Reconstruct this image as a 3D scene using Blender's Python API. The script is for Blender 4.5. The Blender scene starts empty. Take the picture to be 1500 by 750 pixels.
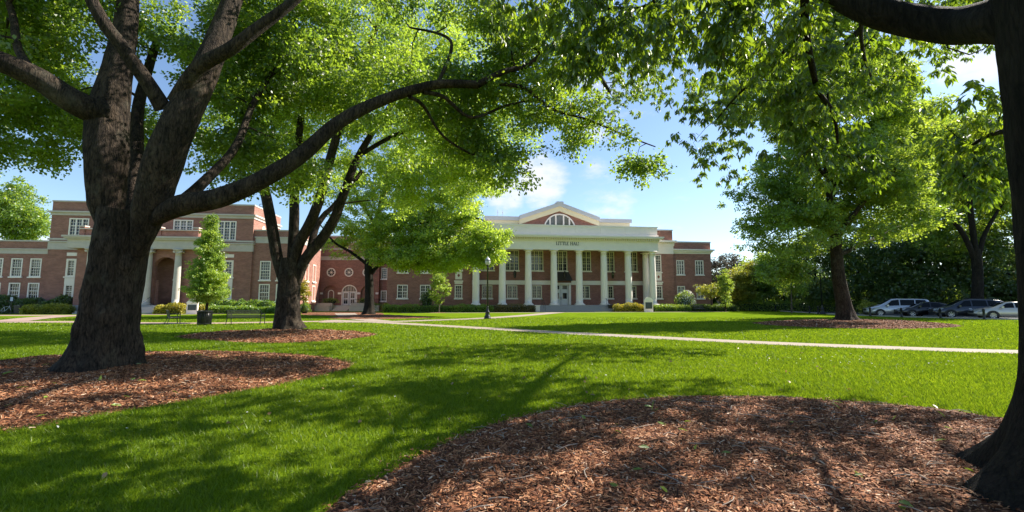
import bpy, math, random
import numpy as np
from mathutils import Vector

S = bpy.context.scene
COL = S.collection
R = math.radians

# ------------------------------------------------------------------ camera, sky, sun, exposure
CAM_H, FPX, PITCH = 1.5, 670.0, math.atan(66 / 670.0)
cam = bpy.data.cameras.new('camera'); camo = bpy.data.objects.new('camera', cam); COL.objects.link(camo)
camo.location = (0, 0, CAM_H); camo.rotation_euler = (math.pi / 2 + PITCH, 0, 0)
cam.sensor_width = 36; cam.lens = 36 * FPX / 1500; cam.clip_start = 0.05; cam.clip_end = 3000
S.camera = camo
SUN_AZ, SUN_EL = 24.0, 41.0            # azimuth measured from +x towards +y
sun = bpy.data.lights.new('sun', 'SUN'); suno = bpy.data.objects.new('sun', sun); COL.objects.link(suno)
sun.energy = 5.0; sun.angle = R(0.53); sun.color = (1.0, 0.93, 0.82)
sdir = Vector((math.cos(R(SUN_EL)) * math.cos(R(SUN_AZ)), math.cos(R(SUN_EL)) * math.sin(R(SUN_AZ)), math.sin(R(SUN_EL))))
suno.rotation_euler = sdir.to_track_quat('Z', 'Y').to_euler()
W = bpy.data.worlds.new('World'); S.world = W; W.use_nodes = True
S.view_settings.view_transform = 'Standard'; S.view_settings.look = 'None'
S.view_settings.exposure = 1.18; S.view_settings.gamma = 1.0
S.cycles.use_denoising = True
S.cycles.max_bounces = 7; S.cycles.diffuse_bounces = 4; S.cycles.glossy_bounces = 3
S.cycles.transmission_bounces = 5; S.cycles.transparent_max_bounces = 6
S.cycles.caustics_reflective = False; S.cycles.caustics_refractive = False
S.cycles.sample_clamp_indirect = 6.0


class NT:
    """small node-tree writer"""
    def __init__(s, tree): s.t = tree; s.n = tree.nodes; s.l = tree.links
    def new(s, typ, ins=None, **props):
        n = s.n.new(typ)
        for k, v in props.items(): setattr(n, k, v)
        for k, v in (ins or {}).items():
            if isinstance(v, bpy.types.NodeSocket): s.l.new(v, n.inputs[k])
            else: n.inputs[k].default_value = v
        return n
    def math(s, op, a, b=0.0, clamp=False):
        n = s.new('ShaderNodeMath', {0: a, 1: b}, operation=op, use_clamp=clamp); return n.outputs[0]
    def ramp(s, fac, stops):
        n = s.new('ShaderNodeValToRGB', {0: fac}); e = n.color_ramp.elements
        while len(e) < len(stops): e.new(0.5)
        for q, (p, c) in zip(e, stops):
            q.position = p; q.color = (c[0], c[1], c[2], 1) if len(c) == 3 else c
        return n.outputs[0]
    def mix(s, fac, a, b, blend='MIX'):
        n = s.n.new('ShaderNodeMix'); n.data_type = 'RGBA'; n.blend_type = blend
        for k, v in ((0, fac), (6, a), (7, b)):
            if isinstance(v, bpy.types.NodeSocket): s.l.new(v, n.inputs[k])
            else: n.inputs[k].default_value = v if not isinstance(v, tuple) or len(v) == 4 else (*v, 1)
        return n.outputs[2]


# sky: Nishita plus a few clouds placed by direction
w = NT(W.node_tree); w.n.clear()
sky = w.new('ShaderNodeTexSky', sky_type='NISHITA', sun_disc=False, sun_elevation=R(SUN_EL), sun_rotation=R(90 - SUN_AZ),
            altitude=100, air_density=1.0, dust_density=0.4, ozone_density=3.0)
tc = w.new('ShaderNodeTexCoord')
D = tc.outputs['Generated']
wn = w.new('ShaderNodeTexNoise', {'Vector': w.new('ShaderNodeMapping', {'Vector': D, 'Scale': (1, 1, 2.2)}).outputs[0],
                                  'Scale': 7.0, 'Detail': 8.0, 'Roughness': 0.62}).outputs[0]
def dirv(px, py):
    x = (px - 750) / FPX; z = (375 - py) / FPX
    return Vector((x, math.cos(PITCH) - z * math.sin(PITCH), math.sin(PITCH) + z * math.cos(PITCH)))
cl = None
for px, py, wid, gain in ((795, 266, 5, 0.43), (740, 285, 4.0, 0.40), (1432, 82, 4.0, 0.33), (890, 140, 9, .26), (890, 290, 9, .22), (960, 330, 12, .2), (650, 60, 10, .2), (40, 340, 6, .3),
                          (1090, 370, 12, .18)):
    d = dirv(px, py).normalized()
    dt = w.new('ShaderNodeVectorMath', {0: D, 1: tuple(d)}, operation='DOT_PRODUCT').outputs['Value']
    m = w.new('ShaderNodeMapRange', {0: dt, 1: math.cos(R(wid)), 2: 1.0, 3: 0.0, 4: gain}, interpolation_type='SMOOTHSTEP').outputs[0]
    cl = m if cl is None else w.math('MAXIMUM', cl, m)
cm = w.new('ShaderNodeMapRange', {0: w.math('ADD', wn, cl), 1: 0.70, 2: 1.0, 3: 0.0, 4: 0.85}, interpolation_type='SMOOTHSTEP').outputs[0]
ccol = w.mix(cm, sky.outputs[0], (5.2, 5.2, 5.3, 1))
bg = w.new('ShaderNodeBackground', {'Color': ccol, 'Strength': 0.093})
w.l.new(bg.outputs[0], w.new('ShaderNodeOutputWorld').inputs[0])


# ------------------------------------------------------------------ layout helpers: a point of the ground or at a depth
def at(px, py, Y):
    d = dirv(px, py); return (Vector((0, 0, CAM_H)) + d * (Y / d.y))
def gp(px, py, z=0.0):
    d = dirv(px, py); return Vector((0, 0, CAM_H)) + d * ((z - CAM_H) / d.z)


# ------------------------------------------------------------------ mesh and object helpers
def link(o, parent=None):
    COL.objects.link(o)
    if parent is not None: o.parent = parent
    return o
def tag(o, label=None, cat=None, group=None, kind=None):
    if label: o['label'] = label
    if cat: o['category'] = cat
    if group: o['group'] = group
    if kind: o['kind'] = kind
    return o
def empty(name, loc=(0, 0, 0), rz=0.0, label=None, cat=None, group=None):
    o = bpy.data.objects.new(name, None); o.location = loc; o.rotation_euler = (0, 0, rz); o.empty_display_size = 0.2
    link(o); return tag(o, label, cat, group)
def children(o): return [c for c in COL.objects if c.parent == o]
def copy_tree(o, parent=None):
    c = o.copy(); COL.objects.link(c)
    if parent is not None: c.parent = parent
    for ch in list(o.children): copy_tree(ch, c)
    return c

class MB:
    def __init__(s): s.v = []; s.f = []
    def add(s, vs, fs):
        b = len(s.v); s.v.extend([tuple(p) for p in vs]); s.f.extend([tuple(b + i for i in f) for f in fs]); return s
    def box(s, x0, x1, y0, y1, z0, z1):
        return s.add([(x0, y0, z0), (x1, y0, z0), (x1, y1, z0), (x0, y1, z0), (x0, y0, z1), (x1, y0, z1), (x1, y1, z1), (x0, y1, z1)],
                     [(0, 3, 2, 1), (4, 5, 6, 7), (0, 1, 5, 4), (1, 2, 6, 5), (2, 3, 7, 6), (3, 0, 4, 7)])
    def quad(s, a, b, c, d): return s.add([a, b, c, d], [(0, 1, 2, 3)])
    def prism(s, poly, y0, y1):               # polygon in x,z pulled along y (counter-clockwise seen from -y)
        n = len(poly)
        vs = [(x, y0, z) for x, z in poly] + [(x, y1, z) for x, z in poly]
        return s.add(vs, [tuple(range(n)), tuple(range(2 * n - 1, n - 1, -1))] + [(i, i + n, (i + 1) % n + n, (i + 1) % n) for i in range(n)])
    def lathe(s, prof, c=(0, 0, 0), n=20, cap=True):   # profile (radius, z)
        vs = []
        for r, z in prof:
            for k in range(n):
                a = 2 * math.pi * k / n; vs.append((c[0] + r * math.cos(a), c[1] + r * math.sin(a), c[2] + z))
        fs = []
        for i in range(len(prof) - 1):
            for k in range(n): fs.append((i * n + k, i * n + (k + 1) % n, (i + 1) * n + (k + 1) % n, (i + 1) * n + k))
        if cap: fs += [tuple(range(n - 1, -1, -1)), tuple(range((len(prof) - 1) * n, len(prof) * n))]
        return s.add(vs, fs)
    def bar(s, pts, r, n=6):
        pts = [Vector(p) for p in pts]; rr = r if isinstance(r, (list, tuple)) else [r] * len(pts)
        vs = []
        for i, p in enumerate(pts):
            t = (pts[min(i + 1, len(pts) - 1)] - pts[max(i - 1, 0)]).normalized()
            a = t.cross(Vector((0, 0, 1)) if abs(t.z) < 0.95 else Vector((1, 0, 0))).normalized(); b = t.cross(a)
            for k in range(n):
                q = 2 * math.pi * k / n; vs.append(p + (a * math.cos(q) + b * math.sin(q)) * rr[i])
        fs = [(i * n + k, (i + 1) * n + k, (i + 1) * n + (k + 1) % n, i * n + (k + 1) % n) for i in range(len(pts) - 1) for k in range(n)]
        fs += [tuple(range(n)), tuple(range(len(vs) - 1, len(vs) - n - 1, -1))]
        return s.add(vs, fs)
    def mesh(s, name, mat, smooth=False):
        me = bpy.data.meshes.new(name); me.from_pydata(s.v, [], s.f); me.materials.append(mat)
        if smooth: me.polygons.foreach_set('use_smooth', [True] * len(me.polygons))
        me.update(); return me
    def build(s, name, mat, parent=None, loc=(0, 0, 0), smooth=False, rz=0.0):
        o = bpy.data.objects.new(name, s.mesh(name, mat, smooth)); o.location = loc; o.rotation_euler = (0, 0, rz)
        return link(o, parent)

def np_mesh(name, V, F, mat, smooth=False):
    """V (n,3), F (m,k): one mesh from numpy arrays"""
    me = bpy.data.meshes.new(name); V = np.ascontiguousarray(V, dtype=np.float32); F = np.ascontiguousarray(F, dtype=np.int32)
    me.vertices.add(len(V)); me.vertices.foreach_set('co', V.ravel())
    m, k = F.shape
    me.loops.add(m * k); me.loops.foreach_set('vertex_index', F.ravel())
    me.polygons.add(m); me.polygons.foreach_set('loop_start', np.arange(0, m * k, k, dtype=np.int32))
    if smooth: me.polygons.foreach_set('use_smooth', np.ones(m, dtype=bool))
    me.materials.append(mat); me.update(calc_edges=True); return me
def np_obj(name, V, F, mat, parent=None, smooth=False, loc=(0, 0, 0)):
    o = bpy.data.objects.new(name, np_mesh(name, V, F, mat, smooth)); o.location = loc; return link(o, parent)


# ------------------------------------------------------------------ materials
def new_mat(name):
    m = bpy.data.materials.new(name); m.use_nodes = True; t = NT(m.node_tree); t.n.clear()
    out = t.new('ShaderNodeOutputMaterial'); return m, t, out
def plain(name, col, rough=0.6, metal=0.0, var=0.12, scale=3.0, bump=0.0, spec=0.5, coat=0.0):
    m, t, out = new_mat(name)
    co = t.new('ShaderNodeTexCoord').outputs['Object']
    n = t.new('ShaderNodeTexNoise', {'Vector': co, 'Scale': scale, 'Detail': 6.0, 'Roughness': 0.65}).outputs[0]
    c = t.mix(n, tuple(x * (1 - var) for x in col), tuple(min(1, x * (1 + var)) for x in col))
    b = t.new('ShaderNodeBsdfPrincipled', {'Base Color': c, 'Roughness': rough, 'Metallic': metal, 'Specular IOR Level': spec, 'Coat Weight': coat, 'Coat Roughness': 0.05})
    if bump:
        bn = t.new('ShaderNodeTexNoise', {'Vector': co, 'Scale': scale * 8, 'Detail': 4.0}).outputs[0]
        t.l.new(t.new('ShaderNodeBump', {'Strength': bump, 'Distance': 0.02, 'Height': bn}).outputs[0], b.inputs['Normal'])
    t.l.new(b.outputs[0], out.inputs[0]); return m
def leaf_mat(name, c0, c1, trans, tw=0.45, gloss=0.06, rough=0.45):
    m, t, out = new_mat(name)
    r = t.new('ShaderNodeNewGeometry').outputs['Random Per Island']
    col = t.ramp(r, [(0.0, c0), (0.55, c1), (1.0, tuple(min(1, x * 1.35) for x in c1))])
    tr = t.mix(r, tuple(x * 0.8 for x in trans), tuple(x * 1.2 for x in trans))
    nz = t.new('ShaderNodeTexNoise', {'Vector': t.new('ShaderNodeTexCoord').outputs['Object'], 'Scale': 0.9, 'Detail': 3.0}).outputs[0]   # older and younger sprays; light and dark clumps painted into an evenly lit crown
    tone = t.ramp(nz, [(0.36, (0.62, 0.70, 0.62)), (0.5, (1, 1, 1)), (0.66, (1.22, 1.12, 0.95))])
    col = t.mix(1.0, col, tone, 'MULTIPLY'); tr = t.mix(1.0, tr, tone, 'MULTIPLY')
    d = t.new('ShaderNodeBsdfDiffuse', {'Color': col}); l = t.new('ShaderNodeBsdfTranslucent', {'Color': tr})
    g = t.new('ShaderNodeBsdfGlossy', {'Color': (1, 1, 1, 1), 'Roughness': rough})
    a = t.new('ShaderNodeMixShader', {0: tw, 1: d.outputs[0], 2: l.outputs[0]})
    b = t.new('ShaderNodeMixShader', {0: gloss, 1: a.outputs[0], 2: g.outputs[0]})
    t.l.new(b.outputs[0], out.inputs[0]); return m
def bark_mat(name, c0, c1, lich, sc=1.0, bump=1.0):
    m, t, out = new_mat(name)
    co = t.new('ShaderNodeTexCoord').outputs['Object']
    mp = t.new('ShaderNodeMapping', {'Vector': co, 'Scale': (9 * sc, 9 * sc, 2.2 * sc)}).outputs[0]
    n1 = t.new('ShaderNodeTexNoise', {'Vector': mp, 'Scale': 1.6, 'Detail': 9.0, 'Roughness': 0.7, 'Distortion': 0.8}).outputs[0]
    vo = t.new('ShaderNodeTexVoronoi', {'Vector': t.new('ShaderNodeVectorMath', {0: mp, 1: t.new('ShaderNodeTexNoise', {'Vector': mp, 'Scale': 1.2, 'Detail': 5.0}).outputs[1]}, operation='ADD').outputs[0], 'Scale': 2.2}, feature='DISTANCE_TO_EDGE').outputs[0]
    h = t.math('ADD', t.math('MULTIPLY', n1, 1.0), t.math('MULTIPLY', t.math('MINIMUM', vo, 0.22), 0.6))
    n2 = t.new('ShaderNodeTexNoise', {'Vector': co, 'Scale': 1.7 * sc, 'Detail': 7.0, 'Roughness': 0.7}).outputs[0]
    c = t.mix(t.ramp(h, [(0.42, (0, 0, 0)), (0.68, (1, 1, 1))]), c0, c1)  # furrow shade put into the colour: hollows darker, ridges lighter
    c = t.mix(t.ramp(n2, [(0.54, (0, 0, 0)), (0.72, (0.7, 0.7, 0.7))]), c, lich)
    n4 = t.new('ShaderNodeTexNoise', {'Vector': t.new('ShaderNodeMapping', {'Vector': co, 'Scale': (1, 1, .35)}).outputs[0], 'Scale': 2.6 * sc, 'Detail': 6.0, 'Roughness': 0.7}).outputs[0]   # darker and lighter upright streaks
    c = t.mix(1.0, c, t.ramp(n4, [(0.34, (0.45, 0.43, 0.40)), (0.55, (1, 1, 1)), (0.72, (1.5, 1.42, 1.3))]), 'MULTIPLY')
    b = t.new('ShaderNodeBsdfPrincipled', {'Base Color': c, 'Roughness': 0.9, 'Specular IOR Level': 0.2})
    t.l.new(t.new('ShaderNodeBump', {'Strength': bump, 'Distance': 0.09, 'Height': h}).outputs[0], b.inputs['Normal'])
    t.l.new(b.outputs[0], out.inputs[0]); return m
def brick_mat(name, c0, c1, mortar):
    m, t, out = new_mat(name)
    co = t.new('ShaderNodeTexCoord').outputs['Object']
    sx = t.new('ShaderNodeSeparateXYZ', {0: co})
    uv = t.new('ShaderNodeCombineXYZ', {0: t.math('ADD', sx.outputs[0], sx.outputs[1]), 1: sx.outputs[2], 2: 0.0}).outputs[0]
    br = t.new('ShaderNodeTexBrick', {'Vector': uv, 'Color1': (*c0, 1), 'Color2': (*c1, 1), 'Mortar': (*mortar, 1), 'Scale': 1.0, 'Mortar Size': 0.012,
                                      'Mortar Smooth': 0.3, 'Bias': 0.0, 'Brick Width': 0.32, 'Row Height': 0.11})
    n = t.new('ShaderNodeTexNoise', {'Vector': t.new('ShaderNodeMapping', {'Vector': co, 'Scale': (0.5, 0.5, 1.4)}).outputs[0], 'Scale': 1.2, 'Detail': 8.0, 'Roughness': 0.7}).outputs[0]
    v = t.ramp(n, [(0.3, (0.74, 0.72, 0.72)), (0.7, (1.16, 1.13, 1.1))])
    c = t.mix(1.0, br.outputs[0], v, 'MULTIPLY')
    b = t.new('ShaderNodeBsdfPrincipled', {'Base Color': c, 'Roughness': 0.85, 'Specular IOR Level': 0.2})
    t.l.new(t.new('ShaderNodeBump', {'Strength': 0.3, 'Distance': 0.02, 'Height': t.math('SUBTRACT', 1.0, br.outputs[1])}).outputs[0], b.inputs['Normal'])
    t.l.new(b.outputs[0], out.inputs[0]); return m
def pane_mat(name, col):
    m, t, out = new_mat(name)
    rnd = t.new('ShaderNodeObjectInfo').outputs['Random']
    co = t.new('ShaderNodeTexCoord').outputs['Object']
    n = t.new('ShaderNodeTexNoise', {'Vector': co, 'Scale': 1.3, 'Detail': 2.0}).outputs[0]
    k = t.math('MULTIPLY', t.ramp(rnd, [(0.45, (0.15, 0.15, 0.15)), (0.8, (1, 1, 1))]), t.ramp(n, [(0.35, (0.25, 0.25, 0.25)), (0.65, (1, 1, 1))]))
    c = t.mix(k, col, (0.10, 0.11, 0.10, 1))
    r2 = t.math('FRACT', t.math('MULTIPLY', rnd, 7.31)); zc = t.new('ShaderNodeSeparateXYZ', {0: co}).outputs[2]        # a blind drawn part of the way down
    bl = t.math('MULTIPLY', t.math('GREATER_THAN', zc, t.math('ADD', t.math('MULTIPLY', r2, 2.2), .35)), t.math('GREATER_THAN', t.math('FRACT', t.math('MULTIPLY', rnd, 13.7)), .55))
    c = t.mix(t.math('MULTIPLY', bl, .8), c, (0.20, 0.19, 0.16, 1))
    b = t.new('ShaderNodeBsdfPrincipled', {'Base Color': c, 'Roughness': 0.06, 'Specular IOR Level': 0.6})
    bn = t.new('ShaderNodeTexNoise', {'Vector': co, 'Scale': 2.0, 'Detail': 1.0}).outputs[0]
    t.l.new(t.new('ShaderNodeBump', {'Strength': 0.12, 'Distance': 0.05, 'Height': bn}).outputs[0], b.inputs['Normal'])
    t.l.new(b.outputs[0], out.inputs[0]); return m

M = dict(
    brick=brick_mat('red_brick', (0.26, 0.110, 0.083), (0.355, 0.158, 0.120), (0.40, 0.28, 0.235)),
    brick2=brick_mat('brown_red_brick', (0.26, 0.112, 0.082), (0.36, 0.162, 0.122), (0.40, 0.29, 0.24)),
    white=plain('white_painted_stone', (0.90, 0.815, 0.725), 0.55, var=0.09, scale=1.5),
    cream=plain('cream_paint', (0.80, 0.70, 0.47), 0.6, var=0.05, scale=1.5),
    stone=plain('pale_limestone', (0.52, 0.47, 0.41), 0.8, var=0.2, scale=2.2),
    roof=plain('grey_roof_metal', (0.52, 0.52, 0.54), 0.45, var=0.08),
    frame=plain('white_window_paint', (0.87, 0.79, 0.69), 0.5, var=0.04),
    creamframe=plain('cream_window_paint', (0.74, 0.68, 0.50), 0.5, var=0.04),
    pane=pane_mat('dark_window_glass', (0.012, 0.015, 0.018, 1)),
    step=plain('grey_granite', (0.33, 0.32, 0.31), 0.8, var=0.15, scale=5),
    black=plain('black_painted_metal', (0.012, 0.013, 0.014), 0.38, var=0.2, scale=8),
    awning=plain('dark_bronze_awning', (0.05, 0.042, 0.038), 0.6),
    letter=plain('dark_bronze_letters', (0.03, 0.028, 0.025), 0.5),
    diamond=plain('red_brick_inlay', (0.25, 0.07, 0.05), 0.8),
    globe=plain('frosted_lamp_glass', (0.50, 0.50, 0.49), 0.25, var=0.03),
    door=plain('white_door_paint', (0.74, 0.73, 0.70), 0.45, var=0.04),
    signdark=plain('dark_notice_panel', (0.03, 0.045, 0.055), 0.25, var=0.5, scale=5),
    wood_grey=plain('weathered_metal_slats', (0.10, 0.095, 0.085), 0.5, var=0.25, scale=6),
)
bpy.context.view_layer.update()

# ------------------------------------------------------------------ windows, walls and other building pieces
_wcache = {}
def arc(cx, cz, r, a0, a1, n): return [(cx + r * math.cos(a0 + (a1 - a0) * i / n), cz + r * math.sin(a0 + (a1 - a0) * i / n)) for i in range(n + 1)]
def window(parent, u, v, z, w_, h, lights=1, cols=2, rows=4, rails=(0.5,), mat='frame', kind=None, sill=True, case=0.12, mull=0.12):
    """a window whose bottom centre is at (u, v, z): frame with mullions and glazing bars, one pane sheet, a sill"""
    key = (round(w_, 2), round(h, 2), lights, cols, rows, rails, mat, kind, sill, case)
    if key not in _wcache:
        f, p, s = MB(), MB(), MB(); hw = w_ / 2
        if kind == 'arch':
            r = hw; zs = h - r
            def ring(r0, r1, y0, y1):
                o = [(r1, 0)] + arc(0, zs, r1, 0, math.pi, 14) + [(-r1, 0)]; i = [(r0, 0)] + arc(0, zs, r0, 0, math.pi, 14) + [(-r0, 0)]
                for k in range(len(o) - 1):
                    f.add([(o[k][0], y0, o[k][1]), (o[k + 1][0], y0, o[k + 1][1]), (i[k + 1][0], y0, i[k + 1][1]), (i[k][0], y0, i[k][1]),
                           (o[k][0], y1, o[k][1]), (o[k + 1][0], y1, o[k + 1][1]), (i[k + 1][0], y1, i[k + 1][1]), (i[k][0], y1, i[k][1])],
                          [(0, 1, 2, 3), (0, 4, 5, 1), (3, 2, 6, 7)])
            ring(r - case, r, -0.03, 0.13)
            pts = [(r - 0.01, 0.13, 0)] + [(x, 0.13, zz) for x, zz in arc(0, zs, r - 0.01, 0, math.pi, 14)] + [(-r + 0.01, 0.13, 0)]
            p.add(pts, [tuple(range(len(pts)))])
            top = lambda x: zs + math.sqrt(max(0, (r - case) ** 2 - x * x))
        elif kind == 'round':
            r = hw; n = 28
            o = arc(0, h / 2, r, 0, 2 * math.pi, n); i = arc(0, h / 2, r - case, 0, 2 * math.pi, n)
            for k in range(n):
                f.add([(o[k][0], -.05, o[k][1]), (o[k + 1][0], -.05, o[k + 1][1]), (i[k + 1][0], -.05, i[k + 1][1]), (i[k][0], -.05, i[k][1]),
                       (o[k][0], .13, o[k][1]), (o[k + 1][0], .13, o[k + 1][1]), (i[k + 1][0], .13, i[k + 1][1]), (i[k][0], .13, i[k][1])], [(0, 1, 2, 3), (0, 4, 5, 1), (3, 2, 6, 7)])
            for k in range(8):
                a = math.pi * k / 4; ca, sa = math.cos(a), math.sin(a); e = 0.022; L = r - case + 0.01; y0 = 0.05 + 0.002 * (k % 4)
                c = lambda t, q: (ca * t - sa * q, sa * t + ca * q + h / 2)
                q = [c(.13, -e), c(L, -e), c(L, e), c(.13, e)]
                f.prism(q, y0, 0.11)
            f.prism(arc(0, h / 2, .15, 0, 2 * math.pi - .35, 17), 0.04, 0.11)
            p.add([(x, .13, zz) for x, zz in arc(0, h / 2, r - .01, 0, 2 * math.pi * (n - 1) / n, n - 1)], [tuple(range(n))])
        else:
            f.box(-hw, -hw + case, -.03, .13, 0, h); f.box(hw - case, hw, -.03, .13, 0, h)
            f.box(-hw + case, hw - case, -.028, .13, h - case, h); f.box(-hw + case, hw - case, -.028, .13, 0, case * .6)
            p.quad((-hw + .01, .12, .01), (hw - .01, .12, .01), (hw - .01, .12, h - .01), (-hw + .01, .12, h - .01))
            top = lambda x: h - case
        if kind != 'round':
            iw = w_ - 2 * case; lw = (iw - mull * (lights - 1)) / lights
            for k in range(lights):
                x0 = -iw / 2 + k * (lw + mull)
                if k: f.box(x0 - mull, x0, 0.0, .125, case * .6, top(x0 - mull / 2))
                for c in range(1, cols):
                    xx = x0 + lw * c / cols; f.box(xx - .018, xx + .018, .07, .115, case * .6, top(xx))
                for q in rails:
                    f.box(x0, x0 + lw, .035, .118, h * q - .045, h * q + .045)
                for c in range(1, rows):
                    zz = case * .6 + (h - 1.6 * case) * c / rows
                    if all(abs(zz - h * q) > .1 for q in rails):
                        if kind == 'arch':
                            lim = (r - case) if zz < zs else math.sqrt(max(0, (r - case) ** 2 - (zz - zs) ** 2))
                            f.box(max(x0, -lim), min(x0 + lw, lim), .074, .116, zz - .018, zz + .018)
                        else: f.box(x0, x0 + lw, .074, .116, zz - .018, zz + .018)
        if sill: s.box(-hw - .12, hw + .12, -.14, .06, -.17, -.002)
        _wcache[key] = (f.mesh('window_frame', M[mat]), p.mesh('window_pane', M['pane']), s.mesh('window_sill', M['white']) if sill else None)
    fm, pm, sm = _wcache[key]
    o = link(bpy.data.objects.new('window', fm), parent); o.location = (u, v, z)
    link(bpy.data.objects.new('pane', pm), o)
    if sm: link(bpy.data.objects.new('sill', sm), o)
    return o

def wall_front(mb, u0, u1, z0, z1, v, ops=(), rev=0.25):
    """front face of a wall at depth v with real openings (ua, ub, za, zb, kind)"""
    us = sorted({u0, u1, *[x for o in ops for x in o[:2]]}); zs = sorted({z0, z1, *[x for o in ops for x in o[2:4]]})
    for a, b in zip(us, us[1:]):
        for c, d in zip(zs, zs[1:]):
            if any(o[0] <= a and b <= o[1] and o[2] <= c and d <= o[3] for o in ops): continue
            mb.quad((a, v, c), (b, v, c), (b, v, d), (a, v, d))
    for o in ops:
        a, b, c, d = o[:4]; k = o[4] if len(o) > 4 else None
        if k == 'round':
            r = (b - a) / 2; cx, cz = (a + b) / 2, (c + d) / 2; n = 8
            for q in range(4):
                pts = arc(cx, cz, r, q * math.pi / 2, (q + 1) * math.pi / 2, n)
                corner = (b if q in (0, 3) else a, d if q in (0, 1) else c)
                for p1, p2 in zip(pts, pts[1:]):
                    mb.add([(corner[0], v, corner[1]), (p2[0], v, p2[1]), (p1[0], v, p1[1])], [(0, 1, 2)])
                    mb.quad((p1[0], v, p1[1]), (p2[0], v, p2[1]), (p2[0], v + rev, p2[1]), (p1[0], v + rev, p1[1]))
            continue
        zt = d
        if k == 'arch':
            r = (b - a) / 2; cx = (a + b) / 2; zt = d - r
            pts = arc(cx, zt, r, 0, math.pi, 16)
            for i, (p1, p2) in enumerate(zip(pts, pts[1:])):
                corner = (b, d) if i < 8 else (a, d)
                mb.add([(corner[0], v, corner[1]), (p2[0], v, p2[1]), (p1[0], v, p1[1])], [(0, 1, 2)])
                mb.quad((p1[0], v, p1[1]), (p2[0], v, p2[1]), (p2[0], v + rev, p2[1]), (p1[0], v + rev, p1[1]))
        else: mb.quad((a, v, d), (b, v, d), (b, v + rev, d), (a, v + rev, d))
        mb.quad((a, v, c), (a, v + rev, c), (b, v + rev, c), (b, v, c))
        mb.quad((a, v, c), (a, v, zt), (a, v + rev, zt), (a, v + rev, c)); mb.quad((b, v, c), (b, v + rev, c), (b, v + rev, zt), (b, v, zt))
def wall_body(mb, u0, u1, v0, v1, z0, z1, front=True, left=True, right=True):
    if left: mb.quad((u0, v1, z0), (u0, v0, z0), (u0, v0, z1), (u0, v1, z1))
    if right: mb.quad((u1, v0, z0), (u1, v1, z0), (u1, v1, z1), (u1, v0, z1))
    mb.quad((u0, v1, z0), (u0, v1, z1), (u1, v1, z1), (u1, v1, z0)); mb.quad((u0, v0, z1), (u1, v0, z1), (u1, v1, z1), (u0, v1, z1))
def band(mb, u0, u1, v0, v1, prof):
    """a horizontal moulding: list of (z0, z1, projection) round the front and both ends"""
    for za, zb, p in prof: mb.box(u0 - p, u1 + p, v0 - p, v1, za, zb)
def column_mesh(h, r0, r1, base_h=0.35, cap_h=0.42, plinth=1.28, volutes=False):
    m = MB(); n = 28; hs = h - base_h - cap_h
    m.box(-r0 * plinth, r0 * plinth, -r0 * plinth, r0 * plinth, 0, base_h * .45)
    prof = [(r0 * 1.22, base_h * .45), (r0 * 1.26, base_h * .62), (r0 * 1.2, base_h * .78), (r0 * 1.05, base_h * .85), (r0 * 1.04, base_h)]
    for i in range(13):
        t = i / 12; prof.append((r0 + (r1 - r0) * (t ** 1.6), base_h + hs * t))
    prof += [(r1 * 1.08, h - cap_h), (r1 * 1.08, h - cap_h * .86), (r1 * 1.0, h - cap_h * .82), (r1 * 1.0, h - cap_h * .58), (r1 * 1.28, h - cap_h * .34), (r1 * 1.3, h - cap_h * .3)]
    m.lathe(prof, n=n)
    a = r1 * 1.36
    m.box(-a, a, -a, a, h - cap_h * .3, h)
    if volutes:
        for sx in (-1, 1):
            pts = [(sx * r1 * 1.05 + x, z) for x, z in arc(0, h - cap_h * .62, r1 * .42, 0, 2 * math.pi * 15 / 16, 15)]
            m.prism(pts, -r1 * 1.12, r1 * 1.12)
    return m

# ------------------------------------------------------------------ the columned hall
HALL_ANG = R(7.58)
hall = empty('columned_hall', (-18.02, 66.0, 0), HALL_ANG, 'long red brick hall with a white columned portico and a gable over the middle', 'building')
UL, UR = 0.0, 50.15                       # ends; the two wings, two taller sections and the porch between
IL, IR = 8.2, 43.62; PL, PR = 11.9, 39.95
k = MB()
def op(c, z, w_, h): return (c - w_ / 2, c + w_ / 2, z, z + h)
low_w = [(2.2, 1.9, 1.5, 1.95), (5.45, 1.9, 1.5, 1.95), (44.95, 1.9, 1.3, 1.95), (48.15, 1.9, 1.3, 1.95)]
up_w = [(2.2, 5.6, 1.5, 2.33), (5.45, 5.6, 1.5, 2.33), (44.95, 5.65, 1.3, 2.28), (48.15, 5.65, 1.4, 2.28)]
wall_front(k, UL, IL, 0, 10.7, 0, [op(*q) for q in low_w[:2] + up_w[:2]])
wall_front(k, IR, UR, 0, 10.7, 0, [op(*q) for q in low_w[2:] + up_w[2:]])
wall_body(k, UL, IL, 0, 18, 0, 10.7, right=False); wall_body(k, IR, UR, 0, 18, 0, 10.7, left=False)
nar = [(10.25, 6.0, 1.05, 2.7), (10.25, 1.9, 1.1, 1.95), (41.1, 6.0, 1.05, 2.7), (41.1, 1.9, 1.1, 1.95)]
wall_front(k, IL, PL + .3, 0, 12.5, -.35, [op(*q) for q in nar[:2]]); wall_front(k, PR - .3, IR, 0, 12.5, -.35, [op(*q) for q in nar[2:]])
for a, b in ((IL, PL + .3), (PR - .3, IR)): wall_body(k, a, b, -.35, 20, 0, 12.5)
BAY = [14.55 + 3.78 * i for i in range(7)]
ops = []
for i, c in enumerate(BAY):
    if i != 3: ops += [op(c, 1.92, 1.58, 1.95), op(c, 6.14, 2.1, 3.1)]
    else: ops += [op(c, 0.9, 2.5, 3.1), op(c, 6.14, 2.1, 3.1)]
wall_front(k, PL + .3, PR - .3, .9, 12.5, 1.0, ops); wall_body(k, PL + .3, PR - .3, 1.0, 20, 0, 12.5, left=False, right=False)
k.build('wall', M['brick'], hall)
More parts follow.
